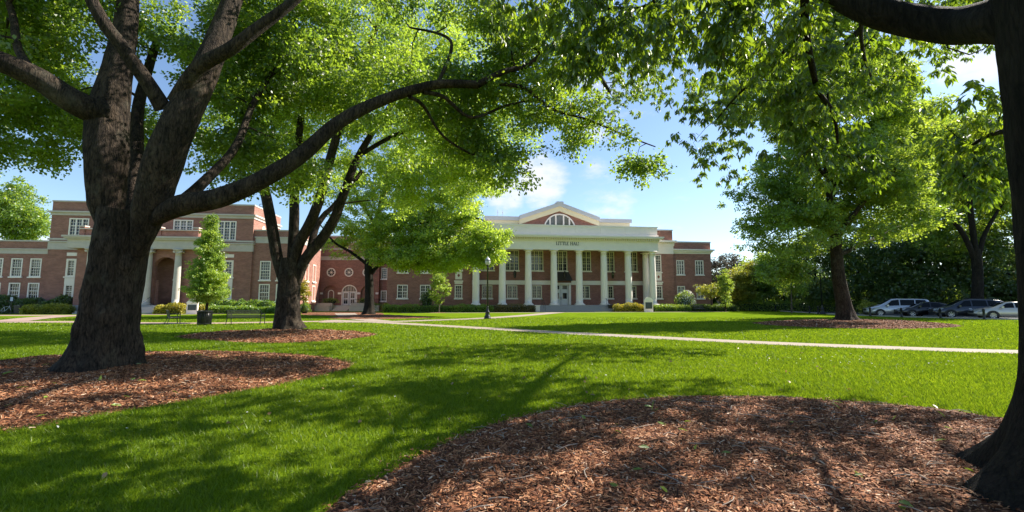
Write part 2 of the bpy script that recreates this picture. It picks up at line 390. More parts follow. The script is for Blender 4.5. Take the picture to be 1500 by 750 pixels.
for q in up_w: window(hall, q[0], 0, q[1], q[2], q[3], 3, 1, 4, (0.68,), case=.14)
for q in low_w: window(hall, q[0], 0, q[1], q[2], q[3], 2, 2, 4, (0.5,), case=.13)
for i, q in enumerate(nar): window(hall, q[0], -.35, q[1], q[2], q[3], 1, 3, 7 if i % 2 == 0 else 4, (0.7,) if i % 2 == 0 else (), case=.14)
for i, c in enumerate(BAY):
    window(hall, c, 1.0, 6.14, 2.1, 3.1, 3, 2, 6, (0.36, 0.70), 'creamframe', case=.13, mull=.14)
    if i != 3: window(hall, c, 1.0, 1.92, 1.58, 1.95, 2, 2, 4, (), 'creamframe', case=.13, mull=.14)
# stone panels with a diamond between the narrow windows
for c in (10.25, 41.1):
    p = MB(); p.box(c - .5, c + .5, -.40, -.3, 4.66, 5.82); p.build('spandrel_panel', M['white'], hall)
    d = MB(); d.prism([(c, 4.98), (c + .2, 5.24), (c, 5.5), (c - .2, 5.24)], -.425, -.39); d.build('diamond_inlay', M['diamond'], hall)
    p = MB(); p.box(c - .66, c + .66, -.52, -.3, 4.28, 4.5); p.box(c - .58, c + .58, -.44, -.3, 3.98, 4.28); p.build('lintel', M['white'], hall)
# wing cornices and copings
for a, b, v0 in ((UL, IL - .004, 0), (IR + .004, UR, 0)):
    m = MB()
    for za, zb, p in ((8.95, 9.2, .06), (9.2, 9.45, .26), (9.45, 9.66, .46)):
        m.box((a - p) if a == UL else a, (b + p) if b == UR else b, v0 - p, 3.0, za, zb)
    m.build('cornice', M['white'], hall)
    m = MB(); m.box(a - (.06 if a == UL else 0), b + (.06 if b == UR else 0), v0 - .06, 18.05, 10.7, 10.92); m.build('coping', M['roof'], hall)
for a, b in ((IL, PL), (PR, IR)):
    m = MB(); band(m, a + .002, b - .002, -.35, 2.0, ((8.85, 10.1, .07), (10.1, 10.35, .16), (10.35, 10.66, .2), (10.66, 10.95, .48)))
    m.build('cornice', M['white'], hall)
    m = MB(); n_ = int((b - a + .8) / .3)
    for i in range(n_): m.box(a - .36 + i * .3, a - .36 + i * .3 + .15, -.35 - .38, -.35 - .14, 10.46, 10.657)
    m.build('dentils', M['cream'], hall).__setitem__('kind', 'stuff')
m = MB(); m.box(IL - .06, IR + .06, -.41, 20.05, 12.5, 12.7); m.build('coping', M['roof'], hall)
# portico: floor, steps, columns, entablature, attic
m = MB(); m.box(PL - .2, PR + .2, -3.35, 1.0, 0, .9); m.build('porch_floor', M['step'], hall)
m = MB()
for i in range(6): m.box(21.4, 32.2, -3.35 - .34 * (6 - i), -3.35 + .01 * i, .15 * i, .15 * (i + 1) - (.004 if i == 5 else 0))
m.build('front_steps', M['step'], hall)
for c in (21.05, 32.55):
    m = MB(); m.box(c - .33, c + .33, -5.2, -3.352, 0, .82); m.box(c - .39, c + .39, -5.26, -3.354, .82, .93); m.build('cheek_wall', M['white'], hall)
for c in (22.1, 31.5):
    m = MB(); m.bar([(c, -5.35, 0), (c, -5.35, .95), (c, -3.6, 1.85), (c, -3.0, 1.85), (c, -3.0, .9)], .028)
    m.bar([(c, -4.4, .45), (c, -4.4, 1.43)], .02); m.bar([(c, -3.6, .8), (c, -3.6, 1.85)], .02); m.build('handrail', M['black'], hall)
cm_ = column_mesh(8.05, .52, .43).mesh('column', M['white'], False)
for p in cm_.polygons: p.use_smooth = len(p.vertices) == 4 and abs(p.normal.z) < .5 and p.area < .5
for i in range(8):
    o = link(bpy.data.objects.new('column', cm_), hall); o.location = (12.65 + 3.78 * i, -2.6, .9)
for c in (12.75, 39.0):
    o = link(bpy.data.objects.new('column', cm_), hall); o.location = (c, -.5, .9)
m = MB()
for za, zb, p in ((8.95, 9.4, 0), (9.4, 10.22, -.03), (10.22, 10.42, .08), (10.68, 10.85, .55), (10.85, 11.05, .66)):
    m.box(PL - p, PR + p, -3.1 - p, -2.1, za, zb); m.box(PL - p, PL + .9, -2.1, -.353, za, zb); m.box(PR - .9, PR + p, -2.1, -.353, za, zb)
dc = MB(); dc.box(PL - .08, PR + .08, -3.18, -2.12, 10.42, 10.68); dc.build('dentil_course', M['cream'], hall)
m.box(PL + .9, PR - .9, -2.1, .995, 9.42, 9.6); m.build('entablature', M['white'], hall)
m = MB()
for i in range(int((PR - PL + .6) / .34)): m.box(PL - .3 + i * .34, PL - .11 + i * .34, -3.5, -3.183, 10.40, 10.676)
m.build('dentils', M['cream'], hall).__setitem__('kind', 'stuff')
m = MB(); m.box(PL + .08, PR - .08, -2.98, 1.0, 11.05, 12.42); m.box(PL + .0, PR - .0, -3.06, 1.08, 12.42, 12.62)
m.box(PL - .05, PR + .05, -3.12, 1.0, 11.052, 11.35)
for i in range(8): m.box(12.65 + 3.78 * i - .5, 12.65 + 3.78 * i + .5, -3.03, -2.97, 11.35, 12.42)
m.build('attic', M['white'], hall)
for i in range(8):                                           # roundels on the frieze over each column
    c = 12.65 + 3.78 * i; m = MB(); m.prism(arc(c, 9.82, .24, 0, 2 * math.pi * 19 / 20, 19), -3.105, -3.06); m.build('roundel', M['white'], hall)
# the words on the frieze, cut as roman capitals
def letters(mb, text, u0, z0, h, v, adv):
    T, t = .16 * h, .075 * h
    x = u0
    def V(a, w_, z1=0., z2=1.): mb.box(x + a, x + a + w_, v - .03, v, z0 + z1 * h, z0 + z2 * h)
    def Hh(a, b, z, w_): mb.box(x + a, x + b, v - .028, v, z0 + z * h, z0 + z * h + w_)
    for ch in text:
        if ch == 'L': V(.08 * h, T); Hh(0, .62 * h, 0, t); Hh(0, .3 * h, 1 - .06, .06 * h); V(.56 * h, .06 * h, 0, .28); wd = .68
        elif ch == 'I': V(.08 * h, T); Hh(0, .32 * h, 0, .06 * h); Hh(0, .32 * h, .94, .06 * h); wd = .42
        elif ch == 'T': V(.3 * h, T); Hh(0, .76 * h, .925, t); V(0, .06 * h, .72, 1); V(.70 * h, .06 * h, .72, 1); Hh(.2 * h, .56 * h, 0, .06 * h); wd = .82
        elif ch == 'E': V(.08 * h, T); Hh(0, .62 * h, 0, t); Hh(0, .6 * h, .925, t); Hh(.1 * h, .5 * h, .47, t); V(.56 * h, .06 * h, 0, .25); V(.54 * h, .06 * h, .78, 1); wd = .72
        elif ch == 'H': V(.08 * h, T); V(.6 * h, T); Hh(.1 * h, .7 * h, .47, t); [Hh(a * h, (a + .32) * h, z, .06 * h) for a in (0, .52) for z in (0, .94)]; wd = .92
        elif ch == 'A':
            mb.prism([(x + .06 * h, z0), (x + .14 * h, z0), (x + .46 * h, z0 + h), (x + .38 * h, z0 + h)], v - .03, v)
            mb.prism([(x + .64 * h, z0), (x + .82 * h, z0), (x + .46 * h, z0 + h), (x + .32 * h, z0 + h)], v - .031, v)
            Hh(.2 * h, .68 * h, .3, .06 * h); Hh(0, .24 * h, 0, .05 * h); Hh(.56 * h, .9 * h, 0, .05 * h); wd = .92
        else: wd = .42
        x += wd * h * adv
    return x - u0
m = MB(); wd = letters(MB(), 'LITTLE HALL', 0, 0, .5, 0, 1.0); letters(m, 'LITTLE HALL', 26.0 - wd * .45, 9.62, .5, -3.075, .92)
m.build('lettering', M['letter'], hall)
# belt course, awning, door, lanterns on the porch wall
m = MB()
for a, b in ((PL + .3, BAY[3] - 1.6), (BAY[3] + 1.6, PR - .3)): m.box(a, b, .86, 1.05, 3.98, 4.5); m.box(a, b, .80, 1.05, 4.5, 4.62)
m.build('belt_course', M['white'], hall)
c = BAY[3]
m = MB(); m.add([(c - 1.15, .99, 6.1), (c + 1.15, .99, 6.1), (c + 1.6, -.15, 4.6), (c - 1.6, -.15, 4.6), (c - 1.6, .99, 4.55), (c + 1.6, .99, 4.55)],
                [(0, 3, 2, 1), (0, 4, 3), (1, 2, 5), (3, 4, 5, 2), (0, 1, 5, 4)]); m.build('awning', M['awning'], hall)
m = MB(); m.box(c - 1.5, c - 1.2, .7, 1.05, .9, 4.3); m.box(c + 1.2, c + 1.5, .7, 1.05, .9, 4.3); m.box(c - 1.2, c + 1.2, .72, 1.05, 4.0, 4.3); m.build('door_surround', M['white'], hall)
for s in (-1, 1):
    m = MB(); x0, x1 = (c - 1.2, c - .02) if s < 0 else (c + .02, c + 1.2)
    m.box(x0, x1, 1.1, 1.16, .9, 3.0); m.box(x0, x1, 1.08, 1.16, 3.0, 3.14); m.box(x0, x1, 1.09, 1.16, 3.14, 4.0)
    d = m.build('door', M['door'], hall)
    q = MB(); xm = (x0 + x1) / 2
    q.box(xm - .32, xm + .32, 1.07, 1.12, 1.85, 2.75); q.build('door_glass', M['pane'], d)
    q = MB(); q.box(xm - .36, xm + .36, 1.06, 1.1, 3.3, 3.85); q.build('transom_glass', M['pane'], d)
    q = MB(); q.bar([(c + s * .12, 1.04, 1.75), (c + s * .12, 1.04, 2.15)], .025); q.build('door_handle', M['black'], d)
def lantern_part(u):
    o = MB(); o.lathe([(.03, .95), (.03, 3.4)], n=8); o.lathe([(.02, 1.0), (.10, .95), (.26, .72), (.24, .7)], n=8); o.lathe([(.05, -.12), (.14, 0), (.17, .05)], n=8)
    for kk in range(8):
        a = math.pi * kk / 4; o.bar([(.155 * math.cos(a), .155 * math.sin(a), .05), (.235 * math.cos(a), .235 * math.sin(a), .7)], .018, 4)
    o = o.build('porch_lantern', M['black'], hall, (u, -.6, 5.0))
    q = MB(); q.lathe([(.13, .06), (.2, .69)], n=8); q.build('lantern_glass', M['pane'], o)
for i in (1, 3, 5): lantern_part(BAY[i] + (.25 if i == 3 else .2))
# gable and upper roof
GC, GV = 25.9, 1.6
m = MB(); m.prism([(GC - 7, 12.7), (GC + 7, 12.7), (GC + 7, 13.3), (GC, 15.95), (GC - 7, 13.3)], GV, GV + 14); m.build('gable', M['brick'], hall)
for nm, mt, zo, th, pv in (('raking_cornice', 'cream', 15.55, .75, .35), ('roof', 'roof', 16.3, .62, .62)):
    m = MB()
    for s in (-1, 1):
        p = [(GC, zo), (GC + s * 6.4, zo - 2.25), (GC + s * 6.4, zo - 2.25 + th), (GC, zo + th)]
        m.prism(p if s > 0 else p[::-1], GV - pv, GV + 14.3)
    m.build(nm, M[mt], hall)
m = MB(); m.box(GC - .55, GC + .55, GV - .7, GV + 14.2, 16.55, 17.0); m.build('ridge_cap', M['roof'], hall)
for s in (-1, 1):
    a, b = sorted((GC + s * 6.0, GC + s * 11.6))
    m = MB(); m.box(a, b, GV + .1, GV + 14, 12.7, 13.95); m.build('roof_fascia', M['cream'], hall)
    m = MB(); m.box(a - (0 if s > 0 else .25), b + (.25 if s > 0 else 0), GV - .15, GV + 14.1, 13.952, 14.55); m.build('roof_parapet', M['roof'], hall)
o = window(hall, GC, GV - .24, 12.4, 5.2, 2.75, 1, 1, 1, (), 'white', 'arch', False, case=.2)
m = MB()
for x in (-1.55, -.62, .62, 1.55): m.box(GC + x - .11, GC + x + .11, GV - .29, GV - .12, 12.62, 12.4 + .15 + math.sqrt(2.4 ** 2 - x * x))
m.build('lunette_mullion', M['white'], hall)
for x in (-9.3, -8.5):
    m = MB(); m.bar([(GC + x, 6, 14.5), (GC + x, 6, 16.4)], .04); m.bar([(GC + x - .12, 6, 16.0), (GC + x + .12, 6, 16.0)], .03); m.build('antenna', M['roof'], hall)

# ------------------------------------------------------------------ the left hall with its arched entrance
LANG = R(6.5)
lh = empty('arcaded_hall', (-57.36, 57.6, 0), LANG, 'red brick building with an arched entrance porch, ionic columns and a taller middle block', 'building')
k = MB()
CL, CR = -1.25, 23.1
WU, WL = (4.56, 2.3), (1.76, 2.02)
lw = [(c, z, 1.3, h) for c in (-11.4, -9.3, -7.1, -4.9, -2.75) for z, h in (WU, WL)]
wall_front(k, -13.5, CL, 0, 9.0, .3, [op(*q) for q in lw]); wall_body(k, -13.5, CL, .3, 12, 0, 9.0, right=False)
tri = [(2.0, 9.5, 2.3, 2.55), (7.4, 9.9, 2.4, 2.2), (14.4, 9.9, 2.4, 2.2), (19.8, 9.5, 2.3, 2.55)]
nw = [(c, z, 1.15, h) for c in (1.53, 20.3) for z, h in ((4.59, 2.25), (1.76, 1.9))]
back = [(7.73, 4.3, 1.1, 2.4), (14.3, 4.3, 1.1, 2.4), (7.73, 1.0, 1.3, 2.5), (14.3, 1.0, 1.3, 2.5), (11.0, 1.0, 1.9, 3.2)]
wall_front(k, CL, CR, 0, 14.15, 0, [op(*q) for q in tri + nw + back]); wall_body(k, CL, CR, 0, 9, 0, 14.15)
rw = [(c, z, 1.35, h) for c in (24.75, 26.9) for z, h in ((4.28, 2.53), (1.5, 2.24))]
wall_front(k, CR, 29.2, 0, 10.85, .3, [op(*q) for q in rw]); wall_body(k, CR, 29.2, .3, 9.0, 0, 10.85, left=False)
# entrance porch: a brick arcade in front of the middle block
PA = [(7.73, 1.0), (10.9, 1.0), (14.07, 1.0)]
wall_front(k, 4.0, 17.8, 1.0, 9.43, -2.5, [(c - 1.32, c + 1.32, 1.0, 6.95, 'arch') for c, _ in PA], rev=.6)
wall_body(k, 4.0, 17.8, -2.5, 0, 1.0, 9.43)
for q in range(4): k.box(4.02 + q * 4.35, 4.6 + q * 4.35, -2.52, -1.9, 9.43, 10.6)
k.box(4.1, 17.7, -2.4, -2.1, 9.43, 10.3)
k.build('wall', M['brick2'], lh)
for q in lw: window(lh, q[0], .3, q[1], q[2], q[3], 1, 4, 6 if q[1] > 3 else 4, (0.5,), case=.14)
for q in rw: window(lh, q[0], .3, q[1], q[2], q[3], 1, 4, 6 if q[1] > 3 else 4, (0.5,), case=.13)
for q in tri: window(lh, q[0], 0, q[1], q[2], q[3], 3, 2, 6, (0.62,), case=.14, mull=.16)
for q in nw: window(lh, q[0], 0, q[1], q[2], q[3], 1, 2, 6, (0.5,), case=.24)
for q in back[:2]: window(lh, q[0], 0, q[1], q[2], q[3], 1, 3, 5, (0.5,), case=.14)
for q in back[2:]:
    m = MB(); m.box(q[0] - q[2] / 2, q[0] + q[2] / 2, .04, .12, q[1], q[1] + q[3]); d = m.build('door', M['door'], lh)
for c in (1.53, 20.3):
    for za, zb in ((3.66, 4.4), (7.2, 7.62)):
        m = MB(); m.box(c - .58, c + .58, -.05, .04, za, zb); m.build('spandrel_panel', M['white'], lh)
for a, b, v0, prof, v1 in ((-13.5, CL - .3, .3, ((7.44, 7.96, .06), (7.96, 8.1, .16)), 2), (CR + .3, 29.2, .3, ((9.19, 9.9, .06), (9.9, 10.05, .16)), 8.9),
                           (CL, CR, 0, ((8.0, 8.95, .08), (8.95, 9.1, .2), (9.22, 9.45, .14)), 8.9), (CL, CR, 0, ((12.4, 12.75, .1), (12.75, 12.95, .3)), 8.9)):
    m = MB(); band(m, a, b, v0, v1, prof); m.build('stone_band', M['stone'], lh)
m = MB(); band(m, 4.0, 17.8, -2.5, -.002, ((7.9, 8.5, .75), (8.5, 9.0, .7), (9.0, 9.2, .95), (9.2, 9.42, 1.1))); m.build('entablature', M['stone'], lh)
for a, b, v0, v1, z in ((-13.5, CL - .02, .3, 12, 9.0), (CL, CR, 0, 9, 14.15), (CR + .02, 29.2, .3, 9, 10.85)):
    m = MB(); m.box(a - .05, b + .05, v0 - .07, v1 + .05, z, z + .18); m.build('coping', M['stone'], lh)
m = MB(); m.box(4.0, 17.8, -2.62, -2.0, 10.3, 10.42)
for q in range(4): m.box(3.95 + q * 4.35, 4.67 + q * 4.35, -2.6, -1.85, 10.602, 10.75)
m.build('coping', M['stone'], lh)
cm2 = column_mesh(6.9, .40, .34, .3, .55, 1.25, True).mesh('column', M['stone'])
for p in cm2.polygons: p.use_smooth = len(p.vertices) == 4 and abs(p.normal.z) < .5 and p.area < .5
for c in (5.96, 9.3, 12.5, 15.84):
    o = link(bpy.data.objects.new('column', cm2), lh); o.location = (c, -3.05, 1.0)
m = MB(); m.box(3.6, 18.2, -3.7, -.003, 0, 1.0)
for i in range(6): m.box(6.5, 15.3, -3.7 - .34 * (6 - i), -3.7 + .01 * i, .16 * i, .16 * (i + 1))
m.build('front_steps', M['step'], lh)
for c in (8.5, 13.3):
    m = MB(); m.bar([(c, -5.7, 0), (c, -5.7, .95), (c, -3.7, 1.95), (c, -3.4, 1.95), (c, -3.4, 1.0)], .03); m.build('handrail', M['black'], lh)
# sunlit end walls: a round medallion, a small block and end windows
m = MB()
for k_ in range(24):
    a, b = 2 * math.pi * k_ / 24, 2 * math.pi * (k_ + 1) / 24
    m.add([(CR + .05, 3.2, 11.3), (CR + .05, 3.2 + .45 * math.cos(a), 11.3 + .6 * math.sin(a)), (CR + .05, 3.2 + .45 * math.cos(b), 11.3 + .6 * math.sin(b)),
           (CR, 3.2 + .5 * math.cos(a), 11.3 + .66 * math.sin(a)), (CR, 3.2 + .5 * math.cos(b), 11.3 + .66 * math.sin(b))], [(0, 1, 2), (1, 3, 4, 2)])
m.build('medallion', M['cream'], lh)
for v in (3.0, 6.2):
    for z, h in ((4.28, 2.53), (1.5, 2.24)):
        o = window(lh, 29.22, v, z, 1.35, h, 1, 4, 6, (0.5,), case=.13); o.rotation_euler = (0, 0, math.pi / 2)
m = MB(); m.box(21.2, 22.6, 5.6, 6.8, 14.34, 14.4); [m.bar([(21.3 + x, 5.8, 14.3), (21.3 + x, 5.8, 15.6)], .04) for x in (0, .6, 1.2)]
[m.bar([(21.3, 5.8, z), (22.5, 5.8, z)], .04) for z in (14.8, 15.2, 15.6)]; m.build('roof_rail', M['black'], lh)

# ------------------------------------------------------------------ the low link between the two halls
lk = empty('linking_block', (-30.85, 72.0, 0), 0, 'recessed brick link with round windows and an arched glass door, between the two larger halls', 'building')
k = MB()
rd = [(c - .7, c + .7, 5.3, 6.7, 'round') for c in (2.35, 5.15, 8.0)]
aw = [(1.2, 3.5, .86, 3.95, 'arch'), (4.1, 6.55, .86, 4.05, 'arch'), (7.1, 9.4, .86, 3.95, 'arch')]
wall_front(k, .72, 9.92, 0, 9.6, 0, rd + aw, rev=.3); wall_body(k, .72, 9.92, 0, 8, 0, 9.6)
k.quad((1.0, .3, .86), (3.7, .3, .86), (3.7, .3, 4.1), (1.0, .3, 4.1)); k.quad((6.9, .3, .86), (9.6, .3, .86), (9.6, .3, 4.1), (6.9, .3, 4.1))
sd = [(c, z, .95, h) for c in (-.25, 10.6) for z, h in ((5.0, 1.75), (1.5, 1.65))]
wall_front(k, -3.0, .72, 0, 9.0, .5, [op(*q) for q in sd[:2]]); wall_front(k, 9.92, 13.5, 0, 9.0, .5, [op(*q) for q in sd[2:]])
wall_body(k, -3.0, .72, .5, 8, 0, 9.0); wall_body(k, 9.92, 13.5, .5, 8, 0, 9.0)
wall_front(k, -3, 13.5, 9.0, 12.3, 4.5); wall_body(k, -3, 13.5, 4.5, 9, 9.0, 12.3)
k.build('wall', M['brick2'], lk)
for a, b, c, d, _ in rd: window(lk, (a + b) / 2, 0, c, 1.4, 1.4, kind='round', sill=False, case=.17)
for c in (2.35, 8.25): window(lk, c, .26, 1.5, .95, 1.75, 1, 2, 5, (), kind='arch', case=.12)
for q in sd: window(lk, q[0], .5, q[1], q[2], q[3], 1, 3, 5, (), case=.12)
m = MB(); band(m, .72, 9.92, 0, .4, ((7.94, 8.42, .06), (8.42, 8.52, .14))); m.build('stone_band', M['stone'], lk)
m = MB(); m.box(.66, 9.98, -.06, 8.05, 9.6, 9.78); m.build('coping', M['stone'], lk)
m = MB(); m.box(-3.05, 13.55, 4.44, 9.05, 12.3, 12.5); m.box(-3.03, 13.53, 4.42, 5, 11.2, 11.5); m.build('coping', M['stone'], lk)
for a, b in ((.74, 1.17), (3.53, 4.07), (6.58, 7.07), (9.43, 9.9)):
    m = MB(); m.box(a, b, -.05, .1, 2.55, 2.85); m.build('impost', M['white'], lk)
o = window(lk, 5.325, .02, .86, 2.45, 3.19, 1, 5, 1, (0.66,), kind='arch', sill=False, case=.16)
for s in (-1, 1):
    x0, x1 = (4.3, 5.28) if s < 0 else (5.37, 6.35)
    m = MB(); m.box(x0, x0 + .2, .0, .06, .86, 2.9); m.box(x1 - .2, x1, .0, .06, .86, 2.9)
    for z0, z1 in ((.86, 1.1), (1.75, 1.95), (2.75, 2.9)): m.box(x0 + .2, x1 - .2, .002, .06, z0, z1)
    for xx in ((x0 + x1) / 2,): m.box(xx - .02, xx + .02, .01, .05, 1.1, 2.75)
    d = m.build('door', M['door'], lk)
    q = MB(); q.box(x0 + .2, x1 - .2, .03, .04, 1.1, 2.75); q.build('door_glass', M['pane'], d)
m = MB(); m.box(-1.0, 11.8, -2.2, -.003, 0, .84)
for i in range(5): m.box(4.2, 6.5, -2.2 - .34 * (5 - i), -2.2 + .01 * i, .165 * i, .165 * (i + 1) - .004)
m.build('terrace', M['stone'], lk)
for a, b, c, h in ((-1.6, 3.9, -4.1, .75), (6.8, 11.2, -4.1, .75), (1.2, 3.95, -3.3, 1.1), (6.75, 9.6, -3.3, 1.1)):
    m = MB(); m.box(a, b, c, c + .45, 0, h); m.box(a - .04, b + .04, c - .04, c + .49, h, h + .1); m.build('terrace_wall', M['stone'], lk)
for a, b in ((-1.0, 3.9), (6.7, 11.4)):
    m = MB(); [m.bar([(a, -2.1, z), (b, -2.1, z)], .025) for z in (1.3, 1.75)]
    [m.bar([(a + (b - a) * i / 6, -2.1, .84), (a + (b - a) * i / 6, -2.1, 1.75)], .022) for i in range(7)]; m.build('railing', M['black'], lk)

# ------------------------------------------------------------------ ground, paths, beds
def lawn_mat():
    m, t, out = new_mat('mown_lawn')
    co = t.new('ShaderNodeTexCoord').outputs['Object']
    n1 = t.new('ShaderNodeTexNoise', {'Vector': co, 'Scale': 0.35, 'Detail': 5.0, 'Roughness': 0.6}).outputs[0]
    n2 = t.new('ShaderNodeTexNoise', {'Vector': co, 'Scale': 6.0, 'Detail': 8.0, 'Roughness': 0.75}).outputs[0]
    c = t.ramp(t.math('ADD', t.math('MULTIPLY', n1, .55), t.math('MULTIPLY', n2, .45)), [(0.33, (0.075, 0.130, 0.007)), (0.52, (0.130, 0.20, 0.010)), (0.7, (0.185, 0.245, 0.014))])
    b = t.new('ShaderNodeBsdfDiffuse', {'Color': c})
    n3 = t.new('ShaderNodeTexNoise', {'Vector': co, 'Scale': 22.0, 'Detail': 3.0}).outputs[0]
    t.l.new(t.new('ShaderNodeBump', {'Strength': 0.6, 'Distance': 0.05, 'Height': n3}).outputs[0], b.inputs['Normal'])
    t.l.new(b.outputs[0], out.inputs[0]); return m
def mulch_mat():
    m, t, out = new_mat('brown_bark_mulch')
    co = t.new('ShaderNodeTexCoord').outputs['Object']
    v = t.new('ShaderNodeTexVoronoi', {'Vector': t.new('ShaderNodeMapping', {'Vector': co, 'Scale': (1, 1.7, 1), 'Rotation': (0, 0, .5)}).outputs[0], 'Scale': 22.0})
    n = t.new('ShaderNodeTexNoise', {'Vector': co, 'Scale': 1.3, 'Detail': 6.0}).outputs[0]
    c = t.ramp(t.new('ShaderNodeSeparateColor', {0: v.outputs['Color']}).outputs[0], [(0.0, (0.05, 0.024, 0.014)), (0.5, (0.19, 0.072, 0.034)), (0.85, (0.36, 0.15, 0.07)), (1, (0.42, 0.25, 0.15))])
    c = t.mix(1.0, c, t.ramp(n, [(.35, (.7, .7, .7)), (.65, (1.1, 1.1, 1.1))]), 'MULTIPLY')
    b = t.new('ShaderNodeBsdfPrincipled', {'Base Color': c, 'Roughness': 0.9, 'Specular IOR Level': 0.2})
    t.l.new(t.new('ShaderNodeBump', {'Strength': 0.9, 'Distance': 0.03, 'Height': v.outputs['Distance']}).outputs[0], b.inputs['Normal'])
    t.l.new(b.outputs[0], out.inputs[0]); return m
M['lawn'] = lawn_mat(); M['mulch'] = mulch_mat()
M['path'] = plain('pale_concrete_path', (0.31, 0.25, 0.195), 0.85, var=0.12, scale=1.2, bump=.15)
M['brickpath'] = plain('pinkish_paving', (0.34, 0.235, 0.185), 0.85, var=0.15, scale=1.5, bump=.15)
M['road'] = plain('asphalt', (0.055, 0.055, 0.058), 0.85, var=0.2, scale=1.2, bump=.2)
M['kerb'] = plain('kerb_concrete', (0.40, 0.38, 0.35), 0.85, var=.1)
rng = np.random.default_rng(7)

g = MB(); N = 40
xs = [-900, -400, -200] + [-120 + 240 * i / N for i in range(N + 1)] + [200, 400, 900]; ys = [-200, -60] + [-20 + 160 * i / N for i in range(N + 1)] + [220, 400, 900, 1500]
vs = [(x, y, 0) for y in ys for x in xs]; nx = len(xs)
g.add(vs, [(j * nx + i, j * nx + i + 1, (j + 1) * nx + i + 1, (j + 1) * nx + i) for j in range(len(ys) - 1) for i in range(nx - 1)])
tag(g.build('lawn', M['lawn']), kind='structure')

def smooth_poly(pts, closed=True, sub=6):
    P = [Vector((p[0], p[1], 0)) for p in pts]; n = len(P); o = []
    for i in range(n if closed else n - 1):
        p0, p1, p2, p3 = (P[(i - 1) % n] if closed or i else P[i]), P[i], P[(i + 1) % n], (P[(i + 2) % n] if closed or i + 2 < n else P[min(i + 1, n - 1)])
        for k in range(sub):
            s = k / sub
            o.append(0.5 * ((2 * p1) + (p2 - p0) * s + (2 * p0 - 5 * p1 + 4 * p2 - p3) * s * s + (3 * p1 - p0 - 3 * p2 + p3) * s ** 3))
    if not closed: o.append(P[-1])
    return [(p.x, p.y) for p in o]
def sheet(name, poly, z, mat):
    m = MB(); m.add([(x, y, z) for x, y in poly], [tuple(range(len(poly)))]); o = m.build(name, mat); return tag(o, kind='structure')
def strip(name, centre, width, z, mat):
    c = smooth_poly(centre, False, 8); l, r = [], []
    for i, p in enumerate(c):
        a = Vector(c[min(i + 1, len(c) - 1)]) - Vector(c[max(i - 1, 0)]); a.normalize(); wv = width[0] + (width[1] - width[0]) * i / (len(c) - 1)
        l.append((p[0] - a.y * wv / 2, p[1] + a.x * wv / 2)); r.append((p[0] + a.y * wv / 2, p[1] - a.x * wv / 2))
    m = MB(); n = len(c); m.add([(x, y, z) for x, y in l + r], [(i, i + n, i + n + 1, i + 1) for i in range(n - 1)])
    PATHS.append(l + r[::-1]); return tag(m.build(name, mat), kind='structure')
def gxy(px, py): p = gp(px, py); return (p.x, p.y)
PATHS = []
# the diagonal path from the link's plaza to the right foreground, and the one up to the hall steps
strip('path', [gxy(480, 469), gxy(560, 472.5), gxy(640, 477), gxy(770, 484.5), gxy(900, 491.5), gxy(1100, 501.5), gxy(1300, 509.5), gxy(1500, 516), (22, 12.0)], (1.5, 1.25), .008, M['path'])
strip('path', [gxy(470, 472), gxy(560, 471.5), gxy(640, 469), gxy(714, 466.0), gxy(770, 462), gxy(800, 459.3), (6.2, 61.5)], (1.5, 2.2), .012, M['path'])
strip('path', [(-14, 58.2), (-2, 59.6), (8, 61.5), (20, 63.0), (30, 64.3)], (1.2, 1.4), .004, M['path'])
strip('path', [(-75, 30.5), gxy(40, 471.5), gxy(160, 473), gxy(300, 473.5), gxy(420, 471.5), gxy(500, 470.5)], (2.6, 1.9), .004, M['brickpath'])
strip('path', [(-80, 49), gxy(60, 462.2), gxy(140, 461.5), gxy(220, 461.0), gxy(330, 459.8)], (3.4, 1.4), .016, M['brickpath'])
strip('path', [gxy(120, 461.5), gxy(60, 465.5), gxy(10, 471)], (2.6, 2.2), .020, M['brickpath'])
strip('path', [gxy(505, 459), gxy(510, 462), gxy(520, 466), gxy(560, 471)], (2.4, 1.6), .016, M['path'])
sheet('plaza_bed', smooth_poly([gxy(444, 461), gxy(450, 457.5), gxy(500, 456.8), gxy(550, 457.5), gxy(560, 461), gxy(500, 463)]), .003, M['mulch'])

BEDS = {}
def bed(nm, poly, ctr, h, rings=14, mat='mulch'):
    P = smooth_poly(poly); BEDS[nm] = P; n = len(P); V = []; r2 = np.random.default_rng(3)
    for j in range(rings + 1):
        s = j / rings
        for (x, y) in P:
            q = 1 - s; X = ctr[0] + (x - ctr[0]) * q; Y = ctr[1] + (y - ctr[1]) * q
            bump = 0.03 * math.sin(X * 3.1 + Y * 1.7) * math.sin(Y * 2.3 - X) * min(1, s * 6)
            V.append((X, Y, .006 + h * (1 - (1 - min(1, s * 2.2)) ** 2) + bump * (h > .05)))
    F = [(j * n + i, j * n + (i + 1) % n, (j + 1) * n + (i + 1) % n, (j + 1) * n + i) for j in range(rings) for i in range(n)]
    m = MB(); m.add(V, F); return tag(m.build('mulch_bed', M[mat], smooth=True), kind='structure')
bed('near', [gxy(478, 750), gxy(560, 700), gxy(640, 655), gxy(740, 618), gxy(850, 594), gxy(960, 584), gxy(1100, 582), gxy(1250, 590), gxy(1380, 602), gxy(1500, 618), (9.5, 5.0), (9.5, 1.5), (5, .2), (1, .3), (-1.0, 1.4)], (4.4, 3.9), .10)
bed('left', [gxy(0, 530), gxy(75, 523), gxy(200, 517.5), gxy(330, 516), gxy(430, 520), gxy(490, 527), gxy(515, 536), gxy(480, 548), gxy(400, 565), gxy(300, 583), gxy(180, 603), gxy(80, 618), gxy(0, 632), (-8.5, 4.6), (-12.5, 5.0), (-13.5, 9)], (-8.6, 9.4), .12)
